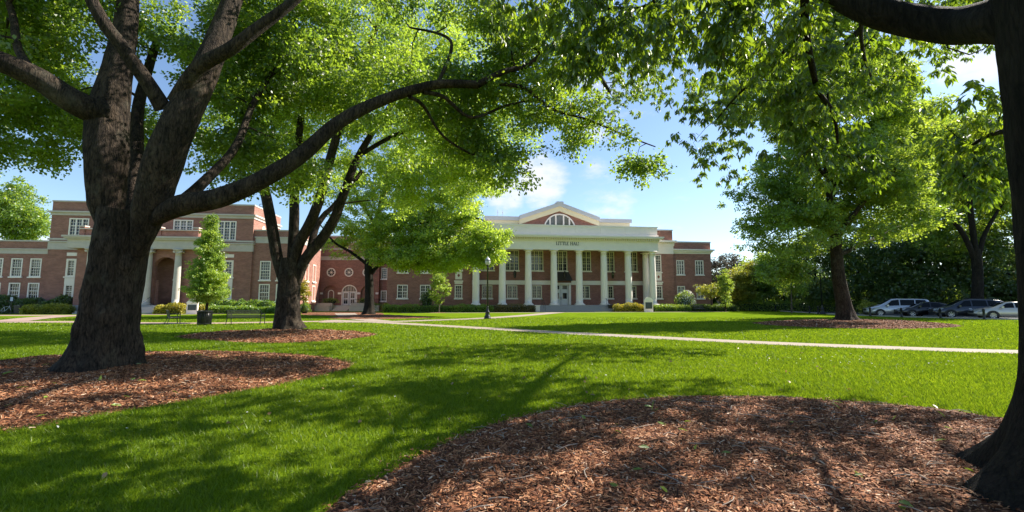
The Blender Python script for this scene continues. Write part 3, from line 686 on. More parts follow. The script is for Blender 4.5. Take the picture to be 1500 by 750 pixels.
bed('second', [gxy(262, 494), gxy(310, 488), gxy(400, 485), gxy(490, 486), gxy(550, 490), gxy(500, 498), gxy(400, 503), gxy(310, 499)], (-11.3, 23), .08)
bed('third', [gxy(480, 466), gxy(500, 464), gxy(560, 462.3), gxy(620, 463.5), gxy(630, 465.5), gxy(560, 467.5), gxy(510, 467.6)], (-15.8, 50.5), .06)
bed('right', [gxy(1105, 473), gxy(1180, 469.5), gxy(1250, 469), gxy(1340, 471.5), gxy(1408, 478), gxy(1330, 482), gxy(1230, 481), gxy(1150, 478)], (24.6, 33.5), .08)
bed('sapling', [(-10.6, 59.4), (-9.5, 59.0), (-8.4, 59.4), (-9.5, 60.2)], (-9.5, 59.5), .03, 4)

def inside(poly, X, Y):
    c = np.zeros(len(X), bool); n = len(poly); j = n - 1
    for i in range(n):
        xi, yi = poly[i]; xj, yj = poly[j]
        q = ((yi > Y) != (yj > Y)) & (X < (xj - xi) * (Y - yi) / (yj - yi + 1e-12) + xi); c ^= q; j = i
    return c
# the parking road on the right
KERB = smooth_poly([(52, 18), (44.4, 29.5), (38.95, 37.8), (37.4, 40.3), (36.2, 42.6), (35.95, 46.4), (35.9, 53.6), (36.9, 56.8), (39.3, 68), (41, 74)], False, 6)
PATHS.append(KERB + [(160, 74), (160, 18)])
sheet('road', KERB + [(160, 74), (160, 18)], .004, M['road'])
sheet('road', [(34.0, 72), (36, 75), (20, 75.5), (20, 73)], .008, M['road'])
kb = MB(); kv = []
for i, p in enumerate(KERB):
    t_ = (Vector(KERB[min(i + 1, len(KERB) - 1)]) - Vector(KERB[max(i - 1, 0)])).normalized(); nn = Vector((t_.y, -t_.x))
    kv += [(p[0] + nn.x * q, p[1] + nn.y * q, z) for q, z in ((-.02, 0), (-.02, .115), (.15, .12), (.16, 0))]
kb.add(kv, [(4 * i + a, 4 * i + 4 + a, 4 * i + 5 + a, 4 * i + 1 + a) for i in range(len(KERB) - 1) for a in range(3)])
tag(kb.build('kerb', M['kerb']), kind='structure')

# ------------------------------------------------------------------ leaves
T_QUAD = (np.array([(0, 0, 0), (.45, .33, .07), (1, 0, -.03), (.45, -.33, .07)]), np.array([(0, 1, 2, 3)]))
T_OVAL = (np.array([(0, 0, 0), (.25, .24, .05), (.62, .25, .05), (1, 0, -.08), (.62, -.25, .05), (.25, -.24, .05), (.5, 0, -.02)]), np.array([(0, 6, 3, 2, 1), (0, 5, 4, 3, 6)]))
T_LANCE = (np.array([(0, 0, 0), (.28, .15, .03), (.62, .14, .0), (1, 0, -.16), (.62, -.14, .0), (.28, -.15, .03), (.5, 0, -.05)]), np.array([(0, 6, 3, 2, 1), (0, 5, 4, 3, 6)]))
T_NEEDLE = (np.array([(0, 0, 0), (.5, .11, .02), (1, 0, -.05), (.5, -.11, .02)]), np.array([(0, 1, 2, 3)]))
def norm(a): return a / (np.linalg.norm(a, axis=1, keepdims=True) + 1e-9)
def leaves(pos, axis, nrm, size, tmpl):
    T, F = tmpl; d = norm(axis); n = norm(nrm - (nrm * d).sum(1, keepdims=True) * d); b = np.cross(n, d)
    V = pos[:, None, :] + size[:, None, None] * (T[None, :, 0, None] * d[:, None, :] + T[None, :, 1, None] * b[:, None, :] + T[None, :, 2, None] * n[:, None, :])
    k = len(T); FF = (np.arange(len(pos))[:, None, None] * k + F[None]).reshape(-1, F.shape[1])
    return V.reshape(-1, 3), FF
def spray_leaves(C, rc, n, size, rg, tmpl, flat=.55, droop=.35, up=.6, whorl=False):
    """n leaves round each of the spray centres C (m,3), in flattened clumps of radius rc"""
    m = len(C); rcs = rc * rg.uniform(.65, 1.35, m)
    # each clump is made of a few smaller tufts so it breaks up
    nt = 7; tc = norm(rg.normal(size=(m * nt, 3))) * (rg.uniform(.2, 1, (m * nt, 1)) ** .5) * np.repeat(rcs, nt)[:, None]; tc[:, 2] *= flat
    tc[:, 2] -= .25 * (tc[:, 0] ** 2 + tc[:, 1] ** 2) / (np.repeat(rcs, nt) + 1e-6) * droop
    tuft = np.repeat(C, nt, axis=0) + tc
    per = max(1, int(n / nt)); pos = np.repeat(tuft, per, axis=0); N_ = len(pos)
    out = norm(np.repeat(tc, per, axis=0) + rg.normal(size=(N_, 3)) * .25 * rc)
    if whorl:
        a = rg.uniform(0, 2 * math.pi, N_); axis = np.stack([np.cos(a), np.sin(a), -droop - rg.uniform(0, .9, N_)], 1) + out * .5
        pos = pos + rg.normal(size=(N_, 3)) * size * .25
        nr = np.stack([np.zeros(N_), np.zeros(N_), np.ones(N_)], 1) * up + rg.normal(size=(N_, 3)) * .35 + norm(axis) * .5
    else:
        pos = pos + rg.normal(size=(N_, 3)) * rc * np.array([.24, .24, .15])
        axis = out + rg.normal(size=(N_, 3)) * .6; axis[:, 2] -= droop
        nr = rg.normal(size=(N_, 3)) * .75; nr[:, 2] += up
    return leaves(pos, axis, nr, size * rg.uniform(.65, 1.35, N_), tmpl)
def crown_points(ells, rg, gap=.0, gscale=.5):
    out = []
    ph = rg.uniform(0, 6.28, 12)
    for (c, rad, n) in ells:
        c = np.array(c); rad = np.array(rad); got = 0; tries = 0
        while got < n and tries < 20:
            q = norm(rg.normal(size=(n * 2, 3))) * (rg.uniform(.08, 1, (n * 2, 1)) ** .42); p = c + q * rad
            s = gscale
            f = (np.sin(p[:, 0] * s + ph[0]) * np.sin(p[:, 1] * s * 1.1 + ph[1]) + np.sin(p[:, 2] * s * 1.4 + p[:, 0] * s * .6 + ph[2]) * np.sin(p[:, 1] * s * .8 - p[:, 2] * s * .7 + ph[3])
                 + .6 * np.sin(p[:, 0] * s * 2.3 + ph[4]) * np.sin(p[:, 2] * s * 2.1 + ph[5]))
            p = p[f > gap - 1.0][: n - got]; out.append(p); got += len(p); tries += 1
    return np.concatenate(out)

def tube_np(pts, rads, sides=8, rough=0.0, flutes=0.0, base_flare=0.0, step=None, seed=0, knots=()):
    """a tapered limb along a smooth curve; flutes and roughness make it a trunk"""
    P = [Vector(p) for p in pts]; n = len(P); cs, rs = [], []
    L = sum((P[i + 1] - P[i]).length for i in range(n - 1)); step = step or max(.12, L / 40)
    for i in range(n - 1):
        p0, p1, p2, p3 = P[max(i - 1, 0)], P[i], P[i + 1], P[min(i + 2, n - 1)]; k = max(1, int((p2 - p1).length / step))
        for j in range(k):
            s = j / k; cs.append(.5 * ((2 * p1) + (p2 - p0) * s + (2 * p0 - 5 * p1 + 4 * p2 - p3) * s * s + (3 * p1 - p0 - 3 * p2 + p3) * s ** 3)); rs.append(rads[i] + (rads[i + 1] - rads[i]) * s)
    cs.append(P[-1]); rs.append(rads[-1])
    C = np.array(cs); r = np.array(rs); m = len(C)
    t = np.gradient(C, axis=0) if m > 2 else np.repeat((C[1:] - C[:1]), 2, axis=0); t = norm(t)
    ref = np.array([1., .2, 0]) if abs(t[0, 2]) > .7 else np.array([0, 0, 1.])
    a = np.zeros_like(C); cur = ref
    for i in range(m):
        cur = cur - t[i] * np.dot(cur, t[i]); cur = cur / (np.linalg.norm(cur) + 1e-9); a[i] = cur
    b = np.cross(t, a); th = np.linspace(0, 2 * math.pi, sides, endpoint=False)
    rr = np.repeat(r[:, None], sides, 1); s_ = np.concatenate([[0], np.cumsum(np.linalg.norm(np.diff(C, axis=0), axis=1))])
    if flutes:
        k = np.exp(-s_ / 1.6)[:, None] * .8 + .35
        rr = rr * (1 + flutes * k * (np.sin(th * 5 + .6 + seed + .25 * s_[:, None]) * .5 + np.sin(th * 3 + 1.9 * seed - .3 * s_[:, None]) * .6 + .35 * np.sin(th * 8 + seed * 2.2)))
    if base_flare:
        lob = 1 + .45 * np.sin(th * 5 + seed * 1.3) + .3 * np.sin(th * 3 + 2 + seed)
        rr = rr + base_flare * np.exp(-s_ / .38)[:, None] * lob
    for (sk, tk, amp, wd) in knots:                          # burrs, healed branch collars and hollows
        dth = np.angle(np.exp(1j * (th - tk))); q = ((s_[:, None] - sk) ** 2 + (dth[None] * rr) ** 2) / wd ** 2; rr = rr + amp * (np.exp(-q) - .55 * np.exp(-q * 5))
    if rough:
        X = C[:, None, :] + 0
        rr = rr * (1 + rough * (np.sin(th * 7 + s_[:, None] * 5.1) * np.sin(s_[:, None] * 3.3 + 1) + .7 * np.sin(th * 13 + s_[:, None] * 2.2) * np.sin(s_[:, None] * 9.1 + th * 2) + .5 * np.sin(s_[:, None] * 1.7 + th)))
    V = C[:, None, :] + rr[..., None] * (np.cos(th)[None, :, None] * a[:, None, :] + np.sin(th)[None, :, None] * b[:, None, :])
    i = np.arange(m - 1)[:, None]; j = np.arange(sides)[None]; j2 = (j + 1) % sides
    F = np.stack([i * sides + j, i * sides + j2, (i + 1) * sides + j2, (i + 1) * sides + j], -1).reshape(-1, 4)
    return V.reshape(-1, 3), F, C, r
def merge(parts):
    V, F, o = [], [], 0
    for p in parts: V.append(p[0]); F.append(p[1] + o); o += len(p[0])
    return np.concatenate(V), np.concatenate(F)

def make_tree(name, label, group, base, trunk_parts, limb_parts, ells, leaf, bark, rc, nleaf, size, tmpl, seed=1, gap=-.2, gscale=.5, flat=.55, droop=.35,
              up=.6, whorl=False, twig=.05, extra=None, sides=6, limb_sides=10, cat='tree', rough=.02):
    """trunk_parts / limb_parts: lists of (points, radii[, options]) in world space; ells: crown ellipsoids (centre, radii, number of sprays)"""
    rg = np.random.default_rng(seed); root = empty(name, base, 0, label, cat, group); off = np.array(base)
    nodes, noder, tv, lv = [], [], [], []
    for q in trunk_parts:
        o = dict(sides=40, rough=rough, flutes=.05); o.update(q[2] if len(q) > 2 else {}); o['seed'] = o.get('seed', seed)
        r = tube_np(q[0], q[1], **o); tv.append((r[0] - off, r[1])); k = len(r[2]) // 3; nodes.append(r[2][k:]); noder.append(r[3][k:])
    for q in limb_parts:
        o = dict(sides=limb_sides, rough=rough); o.update(q[2] if len(q) > 2 else {})
        r = tube_np(q[0], q[1], **o); lv.append((r[0] - off, r[1])); k = len(r[2]) // 6; nodes.append(r[2][k:]); noder.append(r[3][k:])
    C = crown_points(ells, rg, gap, gscale)
    if extra is not None: C = np.concatenate([C, np.array(extra)])
    nd = np.concatenate(nodes); nr = np.concatenate(noder)
    d0 = np.array([((nd - c) ** 2).sum(1).min() for c in C]); order = np.argsort(d0)
    cap = len(nd) + len(C) * 3; ND = np.zeros((cap, 3)); NR = np.zeros(cap); ND[:len(nd)] = nd; NR[:len(nd)] = nr; cnt = len(nd)
    for i in order:
        c = C[i]; dist = np.linalg.norm(ND[:cnt] - c, axis=1) + np.maximum(0, ND[:cnt, 2] - c[2]) * .6; k = int(dist.argmin()); s = ND[k]; L = np.linalg.norm(c - s)
        if L < .25: continue
        r0 = min(NR[k] * .7, twig * (.35 + .5 * math.sqrt(L))); e = rg.normal(size=(2, 3)) * L * .10
        p1 = s + (c - s) * .35 + e[0] + np.array([0, 0, .06 * L]); p2 = s + (c - s) * .7 + e[1] + np.array([0, 0, .05 * L])
        r = tube_np([s, p1, p2, c], [r0, r0 * .75, r0 * .5, r0 * .25], sides=5, step=max(.3, L / 5)); lv.append((r[0] - off, r[1]))
        ND[cnt:cnt + 3] = [p1, p2, c]; NR[cnt:cnt + 3] = [r0 * .75, r0 * .5, r0 * .3]; cnt += 3
    V, F = merge(tv); np_obj('trunk', V, F, M[bark], root, True)
    if lv: V, F = merge(lv); np_obj('branches', V, F, M[bark], root, True)
    V, F = spray_leaves(C - off, rc, nleaf, size, rg, tmpl, flat, droop, up, whorl)
    np_obj('crown', V, F, M[leaf], root); return root

# leaf and bark kinds
M['leaf_elm'] = leaf_mat('elm_leaf', (0.03, 0.07, 0.008), (0.065, 0.125, 0.013), (0.42, 0.60, 0.045), .5, .05)
M['leaf_oak'] = leaf_mat('oak_leaf', (0.085, 0.15, 0.014), (0.18, 0.27, 0.025), (0.62, 0.80, 0.07), .52, .05)
M['leaf_pecan'] = leaf_mat('pecan_leaflet', (0.022, 0.055, 0.009), (0.045, 0.10, 0.014), (0.33, 0.48, 0.02), .46, .07, .4)
M['leaf_dark'] = leaf_mat('dark_leaf', (0.028, 0.065, 0.016), (0.058, 0.115, 0.024), (0.22, 0.34, 0.04), .4, .06)
M['leaf_mid'] = leaf_mat('mid_green_leaf', (0.045, 0.10, 0.015), (0.095, 0.18, 0.025), (0.52, 0.68, 0.06), .46, .05)
M['leaf_yellow'] = leaf_mat('yellow_green_leaf', (0.11, 0.16, 0.02), (0.22, 0.26, 0.03), (0.5, 0.5, 0.05), .45, .04)
M['leaf_gold'] = leaf_mat('golden_leaf', (0.11, 0.15, 0.02), (0.36, 0.33, 0.03), (0.6, 0.5, 0.05), .35, .04)
M['leaf_purple'] = leaf_mat('purple_leaf', (0.028, 0.028, 0.024), (0.055, 0.052, 0.042), (0.10, 0.09, 0.06), .3, .05)
M['leaf_hedge'] = leaf_mat('hedge_leaf', (0.07, 0.15, 0.016), (0.14, 0.26, 0.03), (0.45, 0.6, 0.05), .35, .05)
M['leaf_feather'] = leaf_mat('feathery_leaf', (0.10, 0.18, 0.025), (0.20, 0.31, 0.04), (0.55, 0.70, 0.09), .45, .04)
M['leaf_white'] = leaf_mat('white_blossom', (0.5, 0.52, 0.48), (0.75, 0.76, 0.72), (0.5, 0.55, 0.45), .3, .03)
M['bark_elm'] = bark_mat('grey_brown_bark', (0.010, 0.0075, 0.006), (0.072, 0.052, 0.037), (0.115, 0.105, 0.078), 1.0)
M['bark_dark'] = bark_mat('dark_bark', (0.008, 0.007, 0.0055), (0.034, 0.028, 0.021), (0.05, 0.047, 0.037), 1.0)
M['bark_pale'] = bark_mat('pale_bark', (0.07, 0.058, 0.045), (0.20, 0.17, 0.135), (0.26, 0.25, 0.22), .8)

def V3(px, py, Y): p = at(px, py, Y); return (p.x, p.y, p.z)
# --- the big left tree
b0 = (-8.66, 9.75, 0)
trunkA = [((-8.66, 9.75, -.25), (-8.58, 9.75, .4), V3(158, 470, 9.7), V3(170, 400, 9.7), V3(179, 345, 9.7), V3(185, 310, 9.7)), (.60, .57, .55, .54, .55, .56), dict(sides=96, flutes=.11, base_flare=.60, step=.045, rough=.026, knots=[(s_k, t_k, a_k, w_k) for s_k, t_k, a_k, w_k in zip((.9, 1.5, 1.9, 2.3, 2.6, 1.2, 2.9), (.3, 5.2, 3.6, 4.4, 5.6, 4.2, 4.9), (.10, .07, .08, .06, .09, .06, .08), (.22, .13, .16, .12, .15, .12, .18))])]
leadL = [(V3(168, 370, 9.7), V3(156, 300, 9.6), V3(156, 230, 9.6), V3(158, 170, 9.7), V3(172, 100, 9.9), V3(186, 20, 10.2), V3(190, -90, 10.8), V3(180, -220, 11.5)), (.10, .36, .44, .43, .32, .25, .2, .1), dict(sides=40, flutes=.05, step=.08)]
leadR = [(V3(200, 380, 9.6), V3(218, 310, 9.5), V3(238, 240, 9.4), V3(262, 180, 9.4), V3(292, 120, 9.6), V3(318, 60, 10), V3(352, -40, 10.6), V3(380, -180, 11.6)), (.10, .36, .41, .37, .33, .28, .21, .1), dict(sides=40, flutes=.05, step=.08)]
limbs = [
    ((V3(212, 330, 9.5), V3(262, 302, 9.4), V3(320, 290, 9.4), V3(380, 265, 9.6), V3(440, 228, 9.9), V3(500, 177, 10.3), V3(570, 143, 10.8), V3(640, 124, 11.2), V3(700, 124, 11.5)), (.12, .26, .24, .215, .20, .175, .15, .13, .12), dict(sides=24, step=.08)),
    ((V3(700, 124, 11.5), V3(735, 106, 11.7), V3(775, 94, 12), V3(815, 60, 12.3), V3(850, 40, 12.6)), (.11, .09, .08, .06, .04)),
    ((V3(620, 135, 11.1), V3(650, 142, 11.4), V3(690, 172, 11.8), V3(740, 155, 12.2), V3(780, 146, 12.5)), (.07, .06, .05, .04, .03)),
    ((V3(730, 122, 11.7), V3(770, 130, 12), V3(810, 160, 12.4), V3(860, 175, 12.8), V3(920, 200, 13.3), V3(960, 215, 13.6)), (.07, .06, .05, .04, .03, .02)),
    ((V3(600, 142, 10.9), V3(620, 155, 11.4), V3(650, 200, 12), V3(700, 230, 12.6), V3(770, 255, 13.2)), (.06, .05, .04, .035, .02)),
    ((V3(640, 125, 11.2), V3(660, 60, 11.9), V3(600, 40, 12.8)), (.06, .05, .03)),
    ((V3(158, 170, 9.6), V3(110, 150, 9.2), V3(60, 118, 8.9), V3(0, 90, 8.6), V3(-90, 60, 8.4), V3(-200, 20, 8)), (.36, .30, .26, .23, .18, .1), dict(sides=20, step=.08)),
    ((V3(60, 120, 8.9), V3(28, 75, 9.2), V3(18, 20, 9.6), V3(-5, -40, 10)), (.11, .09, .08, .05)),
    ((V3(240, 160, 9.4), V3(222, 130, 9.2), V3(180, 70, 8.9), V3(150, 30, 8.7), V3(122, -30, 8.6), V3(100, -120, 8.6)), (.2, .17, .15, .14, .12, .08), dict(sides=16)),
    ((V3(258, 150, 9.4), V3(290, 100, 9.2), V3(340, 70, 9.2), V3(385, 36, 9.3), V3(425, 6, 9.4), V3(500, -60, 9.6)), (.2, .17, .155, .14, .12, .07), dict(sides=16)),
    ((V3(262, 300, 9.7), V3(300, 265, 10.3), V3(345, 215, 11.2), V3(372, 150, 12), V3(410, 90, 12.8)), (.16, .13, .11, .09, .06)),
    ((V3(195, 330, 10.1), V3(200, 230, 10.8), V3(204, 150, 11.3), V3(230, 60, 12)), (.22, .18, .15, .1)),
]
def slim(parts, k): return [(q[0], tuple(r * k for r in q[1]), *q[2:]) for q in parts]
(trunkA, leadL, leadR), limbs = slim([trunkA, leadL, leadR], .87), slim(limbs, .86)
ellsA = [(V3(10, 95, 11.5), (4.0, 3.0, 2.2), 95), (V3(40, 190, 13.5), (3.0, 2.4, 1.5), 60), (V3(120, 20, 12), (4.5, 3.0, 2.2), 70), (V3(270, 130, 13.5), (3.0, 2.2, 2.4), 60), (V3(380, 110, 14), (3.6, 3.0, 3.0), 95),
         (V3(520, 60, 13.5), (3.6, 2.6, 2.4), 85), (V3(640, 75, 12.6), (2.8, 1.8, 1.6), 55), (V3(410, 215, 13.5), (2.3, 2.0, 1.6), 42), (V3(620, 205, 13.2), (2.2, 1.6, 1.3), 36), (V3(745, 140, 12.8), (1.7, 1.2, .9), 20),
         (V3(700, 240, 13.2), (1.6, 1.1, .6), 14), (V3(870, 178, 13.2), (1.9, 1.0, .75), 16), (V3(945, 215, 13.8), (1.0, .8, .8), 7), (V3(800, 75, 12.6), (1.8, 1.2, 1.0), 20),
         ((-11, 10, 11.5), (6.0, 5.0, 3.0), 150), ((-6, 11, 12.6), (6.0, 5.0, 2.4), 40), ((-1, 12.5, 10.5), (4, 4, 2.0), 24)]  # upper sprays, mostly out of view, added for shade, thickest on the left
make_tree('shade_tree', 'massive old tree with thick forked trunk and one very long limb above the lawn', 'mature shade trees on the lawn', b0, [trunkA, leadL, leadR], limbs, ellsA,
          'leaf_elm', 'bark_elm', .60, 300, .098, T_QUAD, seed=11, gap=.95, gscale=.8, droop=.45, twig=.045)

# --- second tree: several stems from one fluted base
b0 = (-11.3, 23.4, 0)
Y = 23.4
tr = [((b0, V3(421, 465, Y), V3(423, 430, Y), V3(425, 400, Y), V3(425, 378, Y)), (.60, .57, .53, .50, .42), dict(sides=64, flutes=.15, base_flare=.22, step=.07, rough=.028, knots=[(1.6, 4.6, .10, .2), (2.9, 4.9, .09, .18), (.5, 5.0, .12, .25), (2.2, 5.6, .07, .14)]))]
st = [((V3(413, 410, Y), V3(405, 372, Y), V3(398, 330, Y), V3(388, 280, Y), V3(372, 220, Y), V3(350, 140, Y), V3(330, 40, Y)), (.2, .28, .27, .25, .22, .17, .1), dict(sides=20)),
      ((V3(425, 400, Y), V3(429, 360, Y + .3), V3(431, 320, Y + .4), V3(432, 270, Y + .6), V3(440, 180, Y + 1), V3(455, 60, Y + 1)), (.2, .25, .25, .23, .18, .1), dict(sides=20)),
      ((V3(430, 400, Y), V3(436, 362, Y - .1), V3(455, 325, Y - .2), V3(470, 285, Y - .3), V3(490, 210, Y - .5), V3(520, 120, Y - .8), V3(560, 20, Y - 1)), (.2, .27, .26, .24, .21, .15, .1), dict(sides=20)),
      ((V3(435, 415, Y), V3(447, 380, Y), V3(470, 352, Y + .2), V3(490, 320, Y + .3), V3(503, 285, Y + .4), V3(530, 220, Y + .6), V3(590, 130, Y + 1), V3(650, 60, Y + 1)), (.2, .27, .27, .25, .23, .18, .12, .07), dict(sides=20)),
      ((V3(455, 365, Y + .3), V3(462, 335, Y + .8), V3(475, 315, Y + 1.2), V3(490, 300, Y + 1.7), V3(530, 250, Y + 2.4)), (.22, .18, .15, .13, .08)),
      ((V3(530, 225, Y + .6), V3(600, 190, Y + .2), V3(680, 190, Y), V3(740, 215, Y)), (.13, .10, .07, .03))]
ellsB = [(V3(600, 130, Y), (5.6, 4.5, 3.6), 130), (V3(420, 150, Y + 1.5), (4.4, 3.6, 3.4), 110), (V3(400, 30, Y + 1), (6, 5, 3.5), 70), (V3(560, 0, Y), (6, 5, 3.5), 70), (V3(700, 190, Y), (2.6, 2.2, 2.2), 34), (V3(620, 270, Y + 1), (3.4, 2.6, 1.5), 40),
         (V3(470, 240, Y + 2), (2.6, 2, 1.3), 26), (V3(360, 225, Y), (1.6, 1.6, .9), 12)]
make_tree('shade_tree', 'tree with fluted trunk splitting into four stems, just right of the metal bench back', 'mature shade trees on the lawn', b0, tr, st, ellsB, 'leaf_oak', 'bark_elm', .85, 280, .135, T_QUAD, seed=12, gap=.2, gscale=.5, twig=.05)

# --- third tree, before the link
b0 = (-15.83, 50.9, 0); Y = 50.9
tr = [((b0, V3(541, 440, Y), V3(541, 415, Y), V3(540, 385, Y), V3(545, 350, Y), V3(560, 290, Y), V3(575, 220, Y)), (.58, .50, .46, .42, .34, .24, .12), dict(sides=28, flutes=.12, base_flare=.25))]
st = [((V3(545, 400, Y), V3(556, 388, Y), V3(585, 378, Y), V3(620, 350, Y - 1), V3(660, 320, Y - 2)), (.24, .2, .17, .13, .06)), ((V3(541, 390, Y), V3(515, 370, Y), V3(490, 355, Y), V3(470, 330, Y)), (.2, .16, .12, .06)),
      ((V3(545, 350, Y), V3(600, 310, Y + 1), V3(660, 260, Y)), (.2, .16, .08)), ((V3(550, 330, Y), V3(520, 280, Y), V3(500, 230, Y)), (.2, .16, .08)), ((V3(575, 330, Y), V3(640, 325, Y - 2), V3(700, 320, Y - 3), V3(735, 345, Y - 3)), (.14, .11, .08, .04))]
ellsC = [(V3(570, 290, Y), (7, 6.5, 6), 190), (V3(655, 250, Y), (6.5, 5, 5), 120), (V3(520, 350, Y - 1), (4, 4, 2.0), 50), (V3(650, 360, Y - 3), (4.8, 3.5, 1.9), 84), (V3(712, 352, Y - 4), (2.2, 2.2, 3.0), 60), (V3(595, 374, Y - 2), (4.2, 3, 1.4), 50), (V3(610, 200, Y), (6, 5, 4), 70), (V3(640, 378, Y - 3), (6.0, 3, 1.2), 110), (V3(610, 330, Y - 2), (6.0, 3, 2.4), 90), (V3(690, 300, Y - 2), (3.6, 3, 3.0), 60)]
make_tree('shade_tree', 'dark twin-stemmed tree with a broad yellow-green crown, in front of the recessed link', 'mature shade trees on the lawn', b0, tr, st, ellsC, 'leaf_oak', 'bark_dark', .95, 210, .20, T_QUAD, seed=13, gap=-.1, gscale=.4, twig=.06)

# --- tall tree right of the hall
b0 = (24.6, 34.0, 0); Y = 34.0
tr = [((b0, V3(1237, 450, Y), V3(1228, 400, Y), V3(1224, 350, Y), V3(1218, 300, Y), V3(1212, 250, Y), V3(1200, 180, Y), V3(1205, 90, Y)), (.60, .50, .42, .37, .31, .25, .18, .08), dict(sides=36, flutes=.06, base_flare=.28)),
      ]
st = [((V3(1224, 350, Y), V3(1262, 300, Y - 1), V3(1300, 260, Y - 1)), (.2, .15, .07)), ((V3(1221, 330, Y), V3(1180, 310, Y), V3(1140, 310, Y)), (.18, .14, .06)), ((V3(1216, 290, Y), V3(1250, 220, Y), V3(1290, 160, Y)), (.18, .14, .06)), ((V3(1212, 260, Y), V3(1170, 210, Y), V3(1150, 160, Y)), (.17, .13, .06)),
      ((V3(1226, 375, Y), V3(1280, 350, Y + 2), V3(1320, 330, Y + 3)), (.17, .13, .06))]
ellsD = [(V3(1165, 345, Y), (3.4, 3.6, 3.0), 80), (V3(1215, 255, Y), (5.4, 4.6, 4.0), 250), (V3(1225, 150, Y), (5.4, 4.4, 4.0), 230), (V3(1290, 300, Y - 1), (3.6, 3.4, 3.6), 100), (V3(1300, 210, Y), (3.0, 3, 3), 60), (V3(1140, 395, Y), (2.0, 2.4, 1.3), 24), (V3(1215, 75, Y), (3.6, 3.4, 2.6), 60), (V3(1110, 300, Y), (1.6, 1.8, 2.2), 20)]
make_tree('shade_tree', 'tall straight tree in the mulch ring beside the parked cars', 'mature shade trees on the lawn', b0, tr, st, ellsD, 'leaf_mid', 'bark_elm', .80, 210, .175, T_QUAD, seed=14, gap=.25, gscale=.5)

# --- the near right tree: trunk at the frame's edge, drooping compound leaves overhead
b0 = (4.26, 3.27, 0)
tr = [(((4.26, 3.27, -.3), (4.24, 3.27, .5), (4.24, 3.28, 1.2), (4.26, 3.30, 2.2), (4.30, 3.34, 3.4), (4.36, 3.42, 4.6), (4.72, 3.8, 6.5), (4.8, 4.1, 9)), (.62, .50, .43, .39, .38, .39, .32, .2), dict(sides=64, flutes=.06, base_flare=1.0, step=.06, rough=.018))]
st = [((V3(1560, 40, 3.4), V3(1475, 30, 3.65), V3(1395, 38, 4.2), V3(1330, 30, 4.5), V3(1265, 10, 4.7), V3(1200, -30, 5), V3(1120, -90, 5.4), V3(1000, -130, 6), V3(860, -130, 6.5), V3(740, -90, 7)), (.30, .19, .165, .155, .15, .14, .12, .10, .07, .04), dict(sides=20, step=.07)),
      ((V3(1178, -30, 5.1), V3(1180, 40, 5.5), V3(1190, 100, 6), V3(1200, 135, 6.4), V3(1222, 170, 6.8), V3(1228, 225, 7.2)), (.055, .045, .04, .036, .03, .012)),
      ((V3(1180, 40, 5.5), V3(1130, 95, 7), V3(1080, 140, 8.6), V3(1050, 175, 10)), (.03, .026, .022, .012)),
      ((V3(1000, -130, 6), V3(960, 0, 6.6), V3(890, 12, 7), V3(850, 22, 7.4)), (.05, .035, .025, .012)),
      ((V3(1265, 10, 4.7), V3(1262, 60, 6), V3(1275, 110, 8), V3(1300, 150, 10)), (.03, .024, .02, .01)),
      ((V3(1570, 180, 4.0), V3(1490, 190, 5.3), V3(1445, 200, 6.5), V3(1400, 230, 7.5)), (.06, .04, .03, .012)),
      ((V3(1500, 60, 4.4), V3(1480, 40, 5), V3(1478, 90, 5)), (.016, .011, .005)),
      ((V3(1385, 57, 4.4), V3(1388, 70, 4.4), V3(1420, 80, 4.4), V3(1455, 62, 4.4), V3(1460, 48, 4.4)), (.008, .006, .006, .005, .003)),
      (((4.7, 3.7, 5.2), (3, 7, 7.5), (2, 12, 9), (4, 18, 10)), (.2, .16, .12, .06)), (((4.72, 3.8, 6), (8, 9, 8), (11, 15, 9.5), (13, 19, 10.2)), (.2, .15, .07, .03)), (((4.72, 3.8, 6), (1, 1, 8), (-4, -2, 9.5)), (.2, .15, .07)), (((4.72, 3.8, 6), (9, 3, 8), (13, 3, 9.5)), (.2, .15, .07))]
ellsE = [(V3(800, 5, 6.6), (1.3, 1.0, .42), 20), (V3(900, 40, 6.6), (1.1, .9, .5), 20), (V3(1010, 35, 6.0), (1.1, 1.0, .5), 24), (V3(1110, 40, 5.8), (.9, .8, .5), 20), (V3(850, 105, 7), (.7, .6, .42), 9), (V3(1190, 110, 7.0), (1.1, .9, .9), 26), (V3(1280, 100, 8.5), (1.0, 1.0, .7), 14),
         (V3(1220, 215, 7.6), (1.0, .8, .7), 20), (V3(1110, 120, 9), (1.1, 1.0, .9), 18), (V3(1045, 175, 11), (.9, .9, 1.2), 18), (V3(1060, 230, 12), (.8, .8, .7), 8), (V3(960, 70, 9), (1.0, 1.0, .6), 12),
         (V3(1455, 180, 6.5), (.6, .8, .5), 10), (V3(1440, 250, 7.2), (.65, .8, .75), 18), (V3(1330, 20, 8), (.7, .6, .4), 5), (V3(1430, -20, 7), (.9, .9, .3), 8),
         ((3.0, 5.5, 8.4), (6.5, 5.0, 2.2), 60), ((6.5, 13, 9.6), (4.0, 4.5, 1.6), 90), ((9.6, 11.8, 9.0), (4.5, 1.6, 1.2), 150), ((12.5, 9, 9), (4, 2.5, 1.5), 75), ((9, 4, 9), (5, 4, 2), 40), ((-3, 0, 9.5), (4.5, 4, 2), 70), ((4, 19, 11), (3.5, 3.0, 1.4), 60), ((12, 18.6, 10.2), (4.8, 2.6, 1.2), 240)]  # upper sprays, mostly unseen, placed to cast shadows on lawn and mulch
